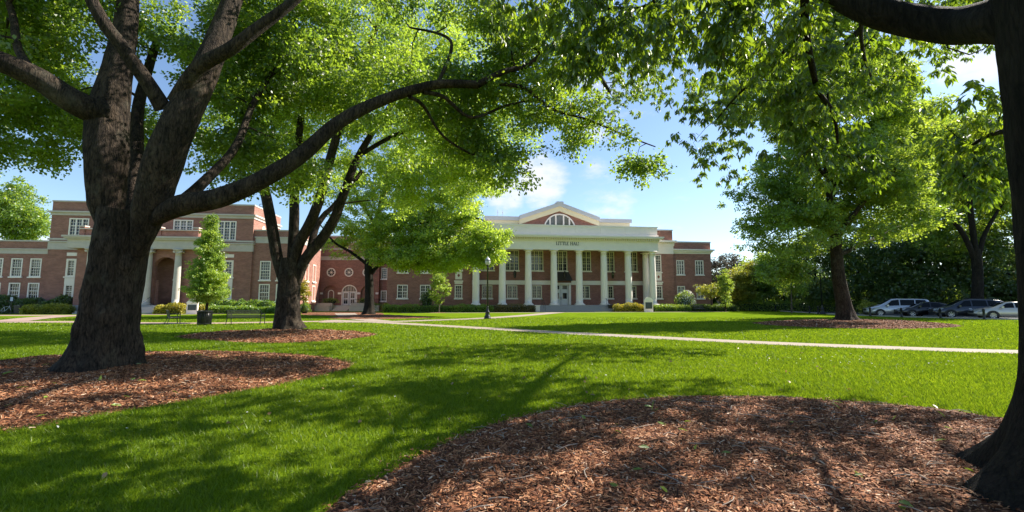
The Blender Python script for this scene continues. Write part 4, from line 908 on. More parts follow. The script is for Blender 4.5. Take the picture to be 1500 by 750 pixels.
make_tree('shade_tree', 'dark near tree with one heavy low limb and drooping long leaves overhead', 'mature shade trees on the lawn', b0, tr, st, ellsE, 'leaf_pecan', 'bark_dark', .42, 112, .125, T_LANCE, seed=15, gap=-.6, gscale=.9, droop=.7, whorl=True, twig=.022, flat=.7)

# --- further trees
def bg_tree(label, px, base_py, Y, ells, leaf='leaf_dark', group='trees behind the parking road', seed=1, trunk_r=.3, size=.3, nleaf=110, rc=1.3, bark='bark_dark', top=None, tmpl=T_QUAD, name='tree', gap=-.2, z0=0, flat=.6, limbs=()):
    b = at(px, base_py, Y); b0 = (b.x, b.y, z0); top = top or ells[0][0]
    tr = [((b0, (b.x + .1, b.y, z0 + (top[2] - z0) * .4), (b.x * .5 + top[0] * .5, b.y * .5 + top[1] * .5, z0 + (top[2] - z0) * .75), top), (trunk_r, trunk_r * .75, trunk_r * .5, trunk_r * .2), dict(sides=14, base_flare=trunk_r * .4, flutes=0.02))]
    return make_tree(name, label, group, b0, tr, list(limbs), ells, leaf, bark, rc, nleaf, size, tmpl, seed=seed, gap=gap, gscale=.35, twig=.045, flat=flat)
Y = 46
b0 = (46.3, 46.0, 0)
trT = [((b0, V3(1432, 430, Y), V3(1432, 395, Y), V3(1428, 365, Y)), (.55, .46, .42, .40), dict(sides=24, base_flare=.3, flutes=.06))]
stT = [((V3(1430, 385, Y), V3(1412, 345, Y), V3(1388, 312, Y), V3(1362, 282, Y), V3(1340, 250, Y)), (.25, .24, .21, .17, .08)), ((V3(1430, 380, Y), V3(1424, 330, Y), V3(1418, 280, Y), V3(1405, 220, Y)), (.28, .26, .22, .1)),
       ((V3(1432, 385, Y), V3(1440, 350, Y), V3(1452, 325, Y), V3(1480, 280, Y)), (.24, .21, .17, .08))]
make_tree('tree', 'old tree with grey forking limbs standing behind the dark estate car', 'trees behind the parking road', b0, trT, stT,
          [(V3(1385, 225, Y + 2), (4.4, 3, 4.6), 150), (V3(1345, 265, Y - 1), (3.4, 3, 4.0), 100), (V3(1470, 260, Y + 1), (4.4, 3.4, 5.0), 150), (V3(1345, 170, Y), (2.6, 2.2, 2.3), 50), (V3(1440, 190, Y + 1), (4, 4, 2.8), 80), (V3(1400, 330, Y + 4), (5, 2, 3.5), 90)],
          'leaf_mid', 'bark_dark', 1.05, 140, .24, T_QUAD, seed=21, gap=-.3, gscale=.5, twig=.05)
DK = [  # px, depth, centre row, half width, half depth, half height, sprays, leaf, label
    (1105, 76, 412, 4.0, 4, 3.4, 70, 'leaf_mid', 'green rounded tree just right of the hall, behind the long clipped hedge'),
    (1150, 70, 400, 3.6, 4, 4.4, 80, 'leaf_dark', 'dark bushy tree behind the long clipped hedge, left of the second lamp post'),
    (1195, 66, 385, 4.2, 4, 6.0, 100, 'leaf_dark', 'dark tall tree standing directly behind the second lamp post'),
    (1258, 62, 372, 4.2, 4, 6.6, 110, 'leaf_dark', 'dark tall tree showing just right of the tall straight trunk'),
    (1312, 58, 380, 3.8, 4, 5.6, 100, 'leaf_dark', 'dark tree standing behind the silver minivan'),
    (1368, 54, 385, 4.0, 3.5, 5.2, 120, 'leaf_dark', 'dark low-branched tree behind the gap between black sedan and dark estate car'),
    (1478, 50, 385, 4.6, 3, 5.2, 120, 'leaf_dark', 'dark tree behind the pale sedan beside the near trunk'),
    (1335, 62, 265, 4.4, 3, 7.5, 150, 'leaf_mid', 'tall green tree behind and left of the old grey-limbed tree'), (1425, 60, 250, 5.0, 3, 8.0, 170, 'leaf_mid', 'tall green tree directly behind the old grey-limbed tree'),
    (1545, 50, 340, 5.0, 4, 7.0, 60, 'leaf_mid', 'green tree cut by the right edge of the photo')]
for i, (px, Y, py, hw, hd, hh, n, lf, lab) in enumerate(DK):
    c = V3(px, py, Y); bg_tree(lab, px, 445, Y, [(c, (hw, hd, hh), n), ((c[0] + .5, c[1] - 1, 2.6), (hw * .95, hd * .8, 2.2), n // 3)], lf, seed=30 + i, trunk_r=.32, size=.30, nleaf=120)
# trees right of the hall's end
bg_tree('bronze-leaved tree rising behind the right end of the hall', 1060, 440, 90, [(V3(1056, 402, 90), (3.2, 3, 3.8), 60)], 'leaf_purple', 'trees beyond the hall', 41, .25, .34, 90)
bg_tree('bronze-leaved tree farther right of the hall, above the yellow-green shrubs', 1083, 440, 95, [(V3(1082, 398, 95), (3.0, 3, 3.6), 60)], 'leaf_purple', 'trees beyond the hall', 42, .25, .36, 90)
bg_tree('yellow-green bushy tree right of the cone-shaped young tree', 1080, 440, 72, [(V3(1079, 420, 72), (2.6, 2.4, 3.0), 60), (V3(1098, 408, 73), (2.4, 2.2, 3.4), 50)], 'leaf_yellow', 'trees beyond the hall', 43, .2, .24, 130, .9)
bg_tree('olive-green spreading tree between the yellow-green tree and the pale sapling', 1118, 440, 71, [(V3(1122, 420, 71), (2.6, 2.2, 2.6), 70)], 'leaf_mid', 'trees beyond the hall', 44, .2, .22, 130, .8)
bg_tree('small maple with flat golden-green layers against the hall end wall', 1041, 445, 66.5, [(V3(1040, 424, 66.5), (2.0, 1.4, 1.2), 34)], 'leaf_yellow', 'small garden trees', 45, .1, .17, 110, .6, flat=.3, bark='bark_elm')
bg_tree('young cone-shaped green tree just right of the golden maple', 1062, 445, 64.5, [(V3(1062, 425, 64.5), (1.05, 1.0, 2.0), 34), (V3(1062, 405, 64.5), (.6, .6, 1.2), 12)], 'leaf_mid', 'small garden trees', 46, .08, .15, 130, .5, bark='bark_elm', top=V3(1062, 398, 64.5))
bg_tree('young sapling with pale trunk in front of the long clipped hedge', 1159, 445, 57.5, [(V3(1160, 415, 57.5), (2.0, 1.6, 1.7), 40), (V3(1160, 395, 57.5), (1.2, 1.1, 1.6), 20)], 'leaf_mid', 'small garden trees', 47, .10, .18, 120, .6, bark='bark_pale', top=V3(1160, 385, 57.5))
# small trees in front of the halls
bg_tree('round-headed young sapling in front of the hall hedge, left of the lamp post', 643, 445, 59.5, [(V3(643, 424, 59.5), (1.25, 1.1, 1.7), 46), (V3(643, 405, 59.5), (.8, .8, 1.0), 16)], 'leaf_feather', 'small garden trees', 48, .07, .13, 150, .42, bark='bark_pale', top=V3(643, 400, 59.5))
bg_tree('small yellow-leaved tree between the four-stemmed tree and the link', 443, 445, 56, [(V3(444, 432, 56), (.75, .7, 1.2), 24), (V3(444, 420, 56), (.5, .5, .8), 10)], 'leaf_gold', 'small garden trees', 49, .06, .13, 130, .35, top=V3(444, 415, 56))
Y = 31.5
bg_tree('feathery cone-shaped young tree directly behind the black litter bin', 302, 450, Y, [(V3(303, 426, Y), (1.22, 1.1, .7), 70), (V3(303, 405, Y), (1.15, 1.05, .8), 64), (V3(305, 382, Y), (.98, .9, .8), 48), (V3(307, 360, Y), (.76, .7, .7), 32), (V3(310, 342, Y), (.48, .45, .6), 16), (V3(312, 326, Y), (.22, .22, .45), 7)], 'leaf_feather',
        'small garden trees', 50, .09, .10, 200, .36, bark='bark_dark', top=V3(314, 320, Y), flat=.4, tmpl=T_QUAD, gap=-.4)
# trees far left behind the arcaded hall
bg_tree('sunlit leafy tree rising above the roof at the far left edge of the photo', 20, 440, 72, [(V3(10, 310, 72), (6, 4, 5.0), 130), (V3(40, 330, 72), (3.4, 3, 2.4), 50), (V3(-30, 290, 72), (5, 4, 5), 60)], 'leaf_mid', 'trees behind the arcaded hall', 51, .5, .32, 150, 1.3)

# the wood beyond the road and the hall: one far mass nobody could count
rg = np.random.default_rng(77); n = 60000; ux = rg.uniform(0, 1, n); A0, A1 = np.array([30., 108.]), np.array([150., 62.]); xy = A0 + (A1 - A0) * ux[:, None] + rg.normal(size=(n, 2)) * np.array([.6, 1.6])
tp = 7.5 + 1.6 * np.sin(ux * 40) + 1.1 * np.sin(ux * 97 + 1) + .8 * np.sin(ux * 211); zz = tp * rg.uniform(0, 1, n) ** .8
V, F = leaves(np.column_stack([xy, zz]), rg.normal(size=(n, 3)), rg.normal(size=(n, 3)) * .7 + np.array([0, 0, .5]), rg.uniform(.5, 1.1, n), T_QUAD)
tag(np_obj('woods', V, F, M['leaf_dark']), 'dark wood far beyond the parking road', 'wood', kind='stuff')

# ------------------------------------------------------------------ hedges and shrubs
def hedge(label, p0, p1, depth, z0, h, leaf, size, n, seed, group='hedges in front of the halls', cat='hedge', name='hedge', lump=.08):
    """a hedge between two ground points: leaves spread through its outer layer"""
    rg = np.random.default_rng(seed); p0 = np.array(p0[:2]); p1 = np.array(p1[:2]); L = np.linalg.norm(p1 - p0); d = (p1 - p0) / L; nrm_ = np.array([-d[1], d[0]])
    u = rg.uniform(0, L, n); q = rg.uniform(0, 1, n); v = np.empty(n); z = np.empty(n)
    a = q < .42; v[a] = -depth / 2 + np.abs(rg.normal(size=a.sum())) * .10; z[a] = rg.uniform(0.02, h, a.sum())
    b = (q >= .42) & (q < .84); z[b] = h - np.abs(rg.normal(size=b.sum())) * .10; v[b] = rg.uniform(-depth / 2, depth / 2, b.sum())
    c = q >= .84; e = rg.uniform(size=c.sum()) < .5; u[c] = np.where(e, np.abs(rg.normal(size=c.sum())) * .1, L - np.abs(rg.normal(size=c.sum())) * .1); v[c] = rg.uniform(-depth / 2, depth / 2, c.sum()); z[c] = rg.uniform(0, h, c.sum())
    k = 1 - .28 * np.clip((np.abs(v) / (depth / 2)) ** 4, 0, 1); endr = np.clip(np.minimum(u, L - u) / .35, 0, 1) ** .5
    z = z * (k * (.78 + .22 * endr)) + lump * (np.sin(u * 1.9 + seed) + np.sin(u * 4.3 + seed * 2) * .6 + np.sin(u * .7)) * (z / h)
    pos = np.stack([u * d[0] + v * nrm_[0], u * d[1] + v * nrm_[1], z + z0], 1) + rg.normal(size=(n, 3)) * .05
    ax = rg.normal(size=(n, 3)); ax[:, 2] += .3; nr = rg.normal(size=(n, 3)) * .7; nr[:, 2] += .6
    o = empty(name, (p0[0], p0[1], 0), 0, label, cat, group)
    V, F = leaves(pos, ax, nr, size * rg.uniform(.6, 1.4, n), T_QUAD); np_obj('foliage', V, F, M[leaf], o)
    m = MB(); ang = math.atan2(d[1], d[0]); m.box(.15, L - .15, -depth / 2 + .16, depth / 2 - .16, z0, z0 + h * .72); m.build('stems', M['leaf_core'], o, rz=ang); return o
M['leaf_bronze'] = leaf_mat('bronze_green_leaf', (0.05, 0.05, 0.02), (0.14, 0.11, 0.04), (0.3, 0.28, 0.06), .35, .05)
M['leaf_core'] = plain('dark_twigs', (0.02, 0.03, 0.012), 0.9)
def bush(label, c, rad, leaf, size, n, seed, group='shrubs in front of the halls', name='shrub', cat='shrub', lump=.16):
    rg = np.random.default_rng(seed); q = norm(rg.normal(size=(n, 3))); q[:, 2] = np.where(q[:, 2] < -.35, -q[:, 2], q[:, 2])
    lum = 1 + lump * (np.sin(q[:, 0] * 5 + seed) * np.sin(q[:, 2] * 5 + seed) + np.sin(q[:, 1] * 7 + seed * 2))
    r = (1 - np.abs(rg.normal(size=(n, 1))) * .12) * lum[:, None]; pos = q * r * np.array(rad); pos[:, 2] += rad[2] * .6; pos[:, 2] = np.maximum(pos[:, 2], .03)
    ax = q + rg.normal(size=(n, 3)) * .9; nr = rg.normal(size=(n, 3)) * .6 + q * .6; nr[:, 2] += .4
    o = empty(name, c, 0, label, cat, group); V, F = leaves(pos, ax, nr, size * rg.uniform(.6, 1.4, n), T_QUAD); np_obj('foliage', V, F, M[leaf], o)
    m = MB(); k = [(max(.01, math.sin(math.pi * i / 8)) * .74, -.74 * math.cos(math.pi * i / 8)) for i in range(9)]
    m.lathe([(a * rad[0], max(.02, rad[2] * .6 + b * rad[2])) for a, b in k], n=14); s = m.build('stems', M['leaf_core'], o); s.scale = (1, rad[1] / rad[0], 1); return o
def G(px, py): return tuple(gp(px, py))[:2]
def H3(px, Y): p = at(px, 441, Y); return (p.x, p.y)
hedge('long dark green clipped hedge in front of the hall, left of the lamp post', H3(563, 61), H3(722, 62.3), 1.4, 0, .92, 'leaf_hedge', .13, 9000, 1)
hedge('bronze-tinged flowering hedge beside the left of the hall steps', H3(724, 62.4), H3(783, 63.2), 1.3, 0, .95, 'leaf_bronze', .14, 3500, 2)
hedge('golden-leaved hedge right of the hall steps, beside the notice board', H3(900, 64.2), H3(946, 65), 1.3, 0, 1.0, 'leaf_gold', .16, 3200, 3, lump=.12)
hedge('bright green clipped hedge directly right of the notice board', H3(957, 65), H3(1008, 66), 1.5, 0, .95, 'leaf_hedge', .12, 4200, 4, lump=.03)
hedge('dark clipped hedge behind the small dark bench at the hall end', H3(1009, 66.4), H3(1043, 67), 1.4, 0, .95, 'leaf_dark', .13, 2800, 5, lump=.04)
hedge('dark clipped hedge around the cone-shaped young tree', H3(1045, 66.5), H3(1076, 67), 1.5, 0, .95, 'leaf_dark', .13, 2600, 6, lump=.04)
hedge('very long clipped hedge along the parking road', H3(1066, 73), (66, 42), 1.8, 0, 1.55, 'leaf_mid', .2, 16000, 7, 'hedges along the parking road', lump=.1)
hedge('yellow-tipped low hedge at the far left beside the entrance porch', H3(38, 52.5), H3(106, 53.5), 1.4, 0, 1.0, 'leaf_yellow', .15, 4200, 8)
hedge('dark spreading yew hedge under the far left windows', H3(-30, 55.5), H3(108, 56.5), 2.0, 0, 1.75, 'leaf_dark', .2, 9000, 9, lump=.22)
hedge('yellow-flowered hedge left of the small notice board', H3(231, 53.5), H3(272, 54.2), 1.5, 0, 1.05, 'leaf_gold', .15, 3000, 10, lump=.1)
hedge('yellow-flowered low hedge between the small notice board and the feathery tree', H3(284, 54.2), H3(305, 54.4), 1.3, 0, .85, 'leaf_gold', .14, 1800, 11, lump=.1)
hedge('low bright green hedge along the wall behind the metal bench', H3(306, 54.4), H3(408, 55.6), 1.3, 0, .85, 'leaf_hedge', .15, 5600, 12, lump=.05)
for i, (px, lab) in enumerate(((298, 'bright shrub under the wall, nearest the small notice board'), (318, 'bright shrub under the wall, second from the small notice board'), (337, 'bright shrub under the wall just left of the metal bench back'), (356, 'bright shrub under the wall, above the middle of the metal bench'),
                               (374, 'bright shrub under the wall, above the right end of the metal bench'), (392, 'bright shrub under the wall, beside the four-stemmed trunk'))):
    x, y = H3(px, 56.2); bush(lab, (x, y, 0), (.95, .8, .95), 'leaf_hedge', .17, 1300, 60 + i)
for px, Y, rad, lf, sz, n, lab in ((447, 56.5, (.62, .6, .75), 'leaf_hedge', .1, 1200, 'round clipped ball shrub at the foot of the yellow-leaved tree'), (1003, 67.5, (1.25, 1.1, 1.7), 'leaf_mid', .18, 1500, 'green leafy part of the white-flowering shrub before the hall end'),
                                (625, 62.6, (.8, .8, 1.6), 'leaf_dark', .15, 1700, 'dark cone-shaped evergreen close to the wall behind the round-headed sapling'), (1274, 47.6, (1.0, .9, .85), 'leaf_yellow', .14, 1300, 'yellow-green round shrub left of the silver minivan'),
                                (728, 61.0, (.3, .3, .2), 'leaf_hedge', .1, 200, 'tiny clump at the foot of the bronze hedge'), (566, 62.5, (.6, .6, .7), 'leaf_yellow', .14, 700, 'yellow-green shrub at the left corner of the hall'),
                                (552, 68.5, (.7, .6, .7), 'leaf_hedge', .13, 800, 'green shrub by the right terrace wall of the link'), (484, 69.1, (1.2, .4, .5), 'leaf_mid', .12, 700, 'flat planting on the left terrace wall of the link'), (536, 69.1, (1.2, .4, .5), 'leaf_mid', .12, 700, 'flat planting on the right terrace wall of the link')):
    if 'tiny' in lab: continue
    x, y = H3(px, Y); z = 1.1 if 'planting' in lab else 0
    s = bush(lab if 'white' not in lab else 'large shrub dotted with white blossom in front of the hall end', (x, y, z), rad, lf, sz, n, 80 + int(px))
    if 'white' in lab:
        rg = np.random.default_rng(5); q = norm(rg.normal(size=(1100, 3))); q[:, 2] = np.abs(q[:, 2] + .2); q[:, 0] += .25
        V, F = leaves(q * np.array(rad) * 1.0 + np.array([0, 0, rad[2] * .6]), rg.normal(size=(1100, 3)), q + rg.normal(size=(1100, 3)) * .4, rg.uniform(.08, .2, 1100), T_QUAD); np_obj('blossom', V, F, M['leaf_white'], s)

# ------------------------------------------------------------------ grass blades, clover, mulch chips, twigs and fallen leaves
def grass_mat():
    m, t, out = new_mat('grass_blade')
    r = t.new('ShaderNodeNewGeometry').outputs['Random Per Island']; co = t.new('ShaderNodeTexCoord').outputs['Object']
    n = t.new('ShaderNodeTexNoise', {'Vector': co, 'Scale': .45, 'Detail': 4.0}).outputs[0]
    k = t.math('ADD', t.math('MULTIPLY', r, .55), t.math('MULTIPLY', n, .45))
    c = t.ramp(k, [(.15, (0.10, 0.13, 0.012)), (.3, (0.07, 0.13, 0.006)), (.55, (0.124, 0.195, 0.009)), (.85, (0.192, 0.26, 0.016))])
    d = t.new('ShaderNodeBsdfDiffuse', {'Color': c}); l = t.new('ShaderNodeBsdfTranslucent', {'Color': t.mix(1.0, c, (2.1, 1.9, 1.2), 'MULTIPLY')})
    g = t.new('ShaderNodeBsdfGlossy', {'Roughness': .4})
    a = t.new('ShaderNodeMixShader', {0: .45, 1: d.outputs[0], 2: l.outputs[0]}); b = t.new('ShaderNodeMixShader', {0: .015, 1: a.outputs[0], 2: g.outputs[0]})
    t.l.new(b.outputs[0], out.inputs[0]); return m
M['grass'] = grass_mat()
bedpolys = list(BEDS.values()) + PATHS
def in_view(X, Y, m=1.08): return (np.abs(X) < Y * (750 / FPX) * m + .5) & (Y > 2.9)
P_, S_ = [], []
for y0, y1, dens, hgt, wd in ((2.9, 5, 4200, .048, .0035), (5, 8, 2600, .05, .005), (8, 12, 1300, .05, .007), (12, 18, 560, .05, .011), (18, 28, 200, .05, .02), (28, 42, 50, .045, .035)):
    X1 = y1 * 1.22 + .5; n = int(2 * X1 * (y1 - y0) * dens); X = rng.uniform(-X1, X1, n); Yv = rng.uniform(y0, y1, n); k = in_view(X, Yv); X, Yv = X[k], Yv[k]
    for p in bedpolys:
        pa = np.array(p)
        if pa[:, 1].min() > y1 or pa[:, 1].max() < y0: continue
        k = ~inside(p, X + rng.normal(size=len(X)) * .05, Yv + rng.normal(size=len(X)) * .05); X, Yv = X[k], Yv[k]
    P_.append(np.stack([X, Yv], 1)); S_.append(np.stack([np.full(len(X), hgt), np.full(len(X), wd)], 1))
P_ = np.concatenate(P_); S_ = np.concatenate(S_); n = len(P_); a = rng.uniform(0, 2 * math.pi, n); hh = S_[:, 0] * rng.uniform(.55, 1.35, n); ww = S_[:, 1] * rng.uniform(.7, 1.3, n)
lean = rng.normal(size=(n, 2)) * hh[:, None] * .55
z0 = np.zeros(n)
V = np.stack([np.stack([P_[:, 0] - np.cos(a) * ww, P_[:, 1] - np.sin(a) * ww, z0], 1), np.stack([P_[:, 0] + np.cos(a) * ww, P_[:, 1] + np.sin(a) * ww, z0], 1), np.stack([P_[:, 0] + lean[:, 0], P_[:, 1] + lean[:, 1], hh], 1)], 1).reshape(-1, 3)
tag(np_obj('grass', V, np.arange(3 * n).reshape(-1, 3), M['grass']), 'short mown grass blades of the front lawn', 'grass', kind='stuff')
print('grass blades', n)

def chip_mat():
    m, t, out = new_mat('mulch_chip')
    r = t.new('ShaderNodeNewGeometry').outputs['Random Per Island']
    c = t.ramp(r, [(0, (0.035, 0.017, 0.010)), (.3, (0.14, 0.05, 0.023)), (.65, (0.32, 0.128, 0.054)), (.92, (0.50, 0.26, 0.13)), (1, (0.62, 0.47, 0.34))])
    b = t.new('ShaderNodeBsdfPrincipled', {'Base Color': c, 'Roughness': .8, 'Specular IOR Level': .3}); t.l.new(b.outputs[0], out.inputs[0]); return m
M['chip'] = chip_mat()
T_CHIP = (np.array([(-.5, -.11, 0), (.5, -.08, 0), (.45, .1, .0), (-.48, .12, 0), (-.4, 0, .07), (.4, .01, .06)]), np.array([(0, 1, 5, 4), (3, 4, 5, 2)]))
deps = bpy.context.evaluated_depsgraph_get()
def bed_points(nm, dens, lim=1e9):
    p = np.array(BEDS[nm]); a, b = p.min(0), p.max(0); n = int((b[0] - a[0]) * (b[1] - a[1]) * dens); X = rng.uniform(a[0], b[0], n); Yv = rng.uniform(a[1], b[1], n)
    X, Yv = X + rng.normal(size=n) * .06, Yv + rng.normal(size=n) * .06
    k = inside(BEDS[nm], X + rng.normal(size=n) * .09, Yv + rng.normal(size=n) * .09) & in_view(X, Yv); return X[k], Yv[k]
def bed_height(nm, X, Y, ctr, h):
    P = np.array(BEDS[nm]) - np.array(ctr); ang = np.arctan2(P[:, 1], P[:, 0]); o = np.argsort(ang); rad = np.linalg.norm(P, axis=1)[o]
    q = np.stack([X, Y], 1) - np.array(ctr); ra = np.interp(np.arctan2(q[:, 1], q[:, 0]), ang[o], rad, period=2 * math.pi); s = np.clip(1 - np.linalg.norm(q, axis=1) / ra, 0, 1)
    return .006 + h * (1 - (1 - np.minimum(1, s * 2.2)) ** 2) + .03 * np.sin(X * 3.1 + Y * 1.7) * np.sin(Y * 2.3 - X) * np.minimum(1, s * 6) * (h > .05)
for nm, dens, sz, ctr, h, lab in (('near', 2600, .044, (4.4, 3.9), .10, 'shredded bark mulch around the near right trunk'), ('left', 1500, .058, (-8.6, 9.4), .12, 'shredded bark mulch around the massive left tree'), ('second', 420, .10, (-11.3, 23), .08, 'shredded bark mulch around the four-stemmed tree'),
                             ('right', 330, .11, (24.6, 33.5), .08, 'shredded bark mulch around the tall straight tree')):
    X, Yv = bed_points(nm, dens); n = len(X); z = bed_height(nm, X, Yv, ctr, h) + rng.uniform(-.004, .028, n) * (sz / .06) ** .5
    ax = rng.normal(size=(n, 3)); ax[:, 2] *= .28; nr = rng.normal(size=(n, 3)) * .45; nr[:, 2] += 1
    V, F = leaves(np.stack([X, Yv, z], 1), ax, nr, sz * rng.uniform(.35, 1.5, n), T_CHIP); tag(np_obj('mulch_chips', V, F, M['chip']), lab, 'mulch', kind='stuff'); print('chips', nm, n)
M['twig'] = plain('dry_grey_twig', (0.30, 0.25, 0.20), .8, var=.4, scale=.8)
tw = []
X, Yv = bed_points('near', 8); z = bed_height('near', X, Yv, (4.4, 3.9), .10)
for x, y, zz in zip(X, Yv, z):
    L = rng.uniform(.08, .32); a = rng.uniform(0, 6.28); b = a + rng.normal() * .7; c1 = (x + L * .5 * math.cos(a), y + L * .5 * math.sin(a)); c2 = (c1[0] + L * .5 * math.cos(b), c1[1] + L * .5 * math.sin(b))
    r = rng.uniform(.002, .005); q = tube_np([(x, y, zz + .02), (*c1, zz + .035), (*c2, zz + .025)], [r, r * .9, r * .6], sides=5, step=L / 4); tw.append((q[0], q[1]))
V, F = merge(tw); tag(np_obj('twigs', V, F, M['twig']), 'thin dry twigs lying on the near mulch', 'twigs', kind='stuff')
def scatter(name, label, cat, pts, size, tmpl, mat, up=1.0, lift=.03):
    n = len(pts); ax = rng.normal(size=(n, 3)); ax[:, 2] *= .4; nr = rng.normal(size=(n, 3)) * .5; nr[:, 2] += up
    P3 = np.column_stack([pts, np.full(n, lift) if np.isscalar(lift) else lift]); V, F = leaves(P3, ax, nr, size * rng.uniform(.6, 1.4, n), tmpl); tag(np_obj(name, V, F, mat), label, cat, kind='stuff')
M['dead_leaf'] = leaf_mat('fallen_leaf', (0.16, 0.09, 0.04), (0.30, 0.19, 0.09), (.3, .18, .06), .25, .05); M['clover'] = plain('white_clover_flower', (0.62, 0.62, 0.56), .8)
M['fresh_leaf'] = leaf_mat('fallen_green_leaf', (0.08, 0.15, 0.02), (0.16, 0.24, 0.03), (.35, .45, .05), .3, .06)
pts = []
for px, py, sx, sy, n in ((1300, 535, 110, 9, 60), (1180, 528, 140, 7, 30), (1000, 520, 160, 10, 14), (820, 530, 200, 25, 24), (760, 500, 200, 14, 10), (300, 600, 200, 40, 12), (620, 600, 150, 30, 16)):
    for _ in range(n):
        q = gp(px + rng.normal() * sx * .6, min(740, max(478, py + rng.normal() * sy * .7)))
        pts.append((q.x, q.y))
pts = np.array(pts)
for p in bedpolys: pts = pts[~inside(p, pts[:, 0], pts[:, 1])]
scatter('clover_flowers', 'small white clover flowers dotted over the lawn', 'flowers', pts, .03, T_OVAL, M['clover'], lift=.06)
X = rng.uniform(-8, 9, 130); Yv = rng.uniform(4, 16, 130); pts = np.stack([X, Yv], 1)
for p in bedpolys: pts = pts[~inside(p, pts[:, 0], pts[:, 1])]
scatter('fallen_leaves', 'dry brown leaves fallen on the lawn', 'leaves', pts, .065, T_OVAL, M['dead_leaf'], lift=.055)
X, Yv = bed_points('near', 1.6); scatter('fallen_leaves', 'fresh green leaves fallen on the near mulch', 'leaves', np.stack([X, Yv], 1), .11, T_LANCE, M['fresh_leaf'], lift=bed_height('near', X, Yv, (4.4, 3.9), .10) + .04)
X, Yv = bed_points('left', .8); scatter('fallen_leaves', 'fresh green leaves fallen on the left mulch ring', 'leaves', np.stack([X, Yv], 1), .13, T_LANCE, M['fresh_leaf'], lift=bed_height('left', X, Yv, (-8.6, 9.4), .12) + .04)

# ------------------------------------------------------------------ lamp posts, benches, bin, bollards, notice boards, bicycle, cars
def lamp_post(loc, h, label):
    o = empty('street_lamp', loc, 0, label, 'street lamp', 'acorn street lamps')
    m = MB(); s = h / 5.3; m.lathe([(.30, 0), (.30, .07), (.27, .10), (.27, .22), (.20, .30), (.17, .5), (.20, .55), (.19, .6), (.11, .72), (.09, 1.0), (.095, 1.02), (.08, 1.06)], n=20)
    m.build('base', M['black'], o, smooth=True)
    m = MB(); prof = [(.075, 1.05), (.06, h - 1.0), (.085, h - .98), (.085, h - .94), (.06, h - .9), (.06, h - .8), (.13, h - .72), (.15, h - .66)]; m.lathe(prof, n=16); m.build('pole', M['black'], o, smooth=True)
    m = MB(); m.lathe([(.15, h - .66), (.20, h - .55), (.235, h - .42), (.23, h - .32), (.20, h - .25)], n=20); m.build('lamp_globe', M['globe'], o, smooth=True)
    m = MB(); m.lathe([(.23, h - .25), (.22, h - .22), (.17, h - .12), (.10, h - .05), (.05, h - .03), (.04, h + .02), (.02, h + .07)], n=20); m.build('lamp_cap', M['globe'], o, smooth=True)
    m = MB(); m.lathe([(.245, h - .28), (.245, h - .24)], n=20); m.build('lamp_ring', M['black'], o); return o
lp = at(714, 467, gp(714, 467).y); lamp_post((lp.x, lp.y, 0), 5.25, 'tall black lamp post with an acorn globe beside the path in front of the hall')
lp = gp(1205, 460.3); lamp_post((lp.x, lp.y, 0), 5.4, 'black lamp post in the shade left of the tall straight trunk')

def bench(loc, rz, w_, label):
    o = empty('bench', loc, rz, label, 'bench', 'metal slat benches by the path')          # faces +y, back at y = -0.3
    for s in (-1, 1):
        x = s * w_ / 2; m = MB()
        m.bar([(x, -.42, 0), (x, -.26, .44), (x, -.38, .92)], .024); m.bar([(x, .28, 0), (x, .24, .44), (x, .26, .66)], .024); m.bar([(x, -.31, .64), (x, .0, .67), (x, .27, .66)], .026); m.bar([(x, -.27, .43), (x, .25, .45)], .022)
        m.build('end_frame', M['black'], o)
    m = MB(); n = int(w_ / .055)
    for i in range(n):
        x = -w_ / 2 + .05 + (w_ - .1) * i / (n - 1); m.bar([(x, -.265, .46), (x, -.375, .9)], .011, 4)
    for y, z in ((-.27, .46), (-.375, .905)): m.bar([(-w_ / 2, y, z), (w_ / 2, y, z)], .022)
    m.build('backrest', M['wood_grey'], o)
    m = MB()
    for i in range(n):
        x = -w_ / 2 + .05 + (w_ - .1) * i / (n - 1); m.bar([(x, -.26, .455), (x, .0, .435), (x, .24, .455)], .012, 4)
    for y in (-.25, .24): m.bar([(-w_ / 2, y, .445), (w_ / 2, y, .445)], .02)
    m.build('seat', M['wood_grey'], o); return o
p = at(360, 476, 29.6); bench((p.x, p.y, 0), R(6), 2.05, 'dark metal slat bench seen from behind, right of the black litter bin')
p = at(254, 475.5, 30.0); bench((p.x, p.y, 0), R(-48), 1.35, 'dark metal slat bench turned towards the right, left of the black litter bin')
p = at(1024, 455, 64.5); o = bench((p.x, p.y, 0), R(180), 1.4, 'small dark bench in front of the clipped hedge at the hall end')

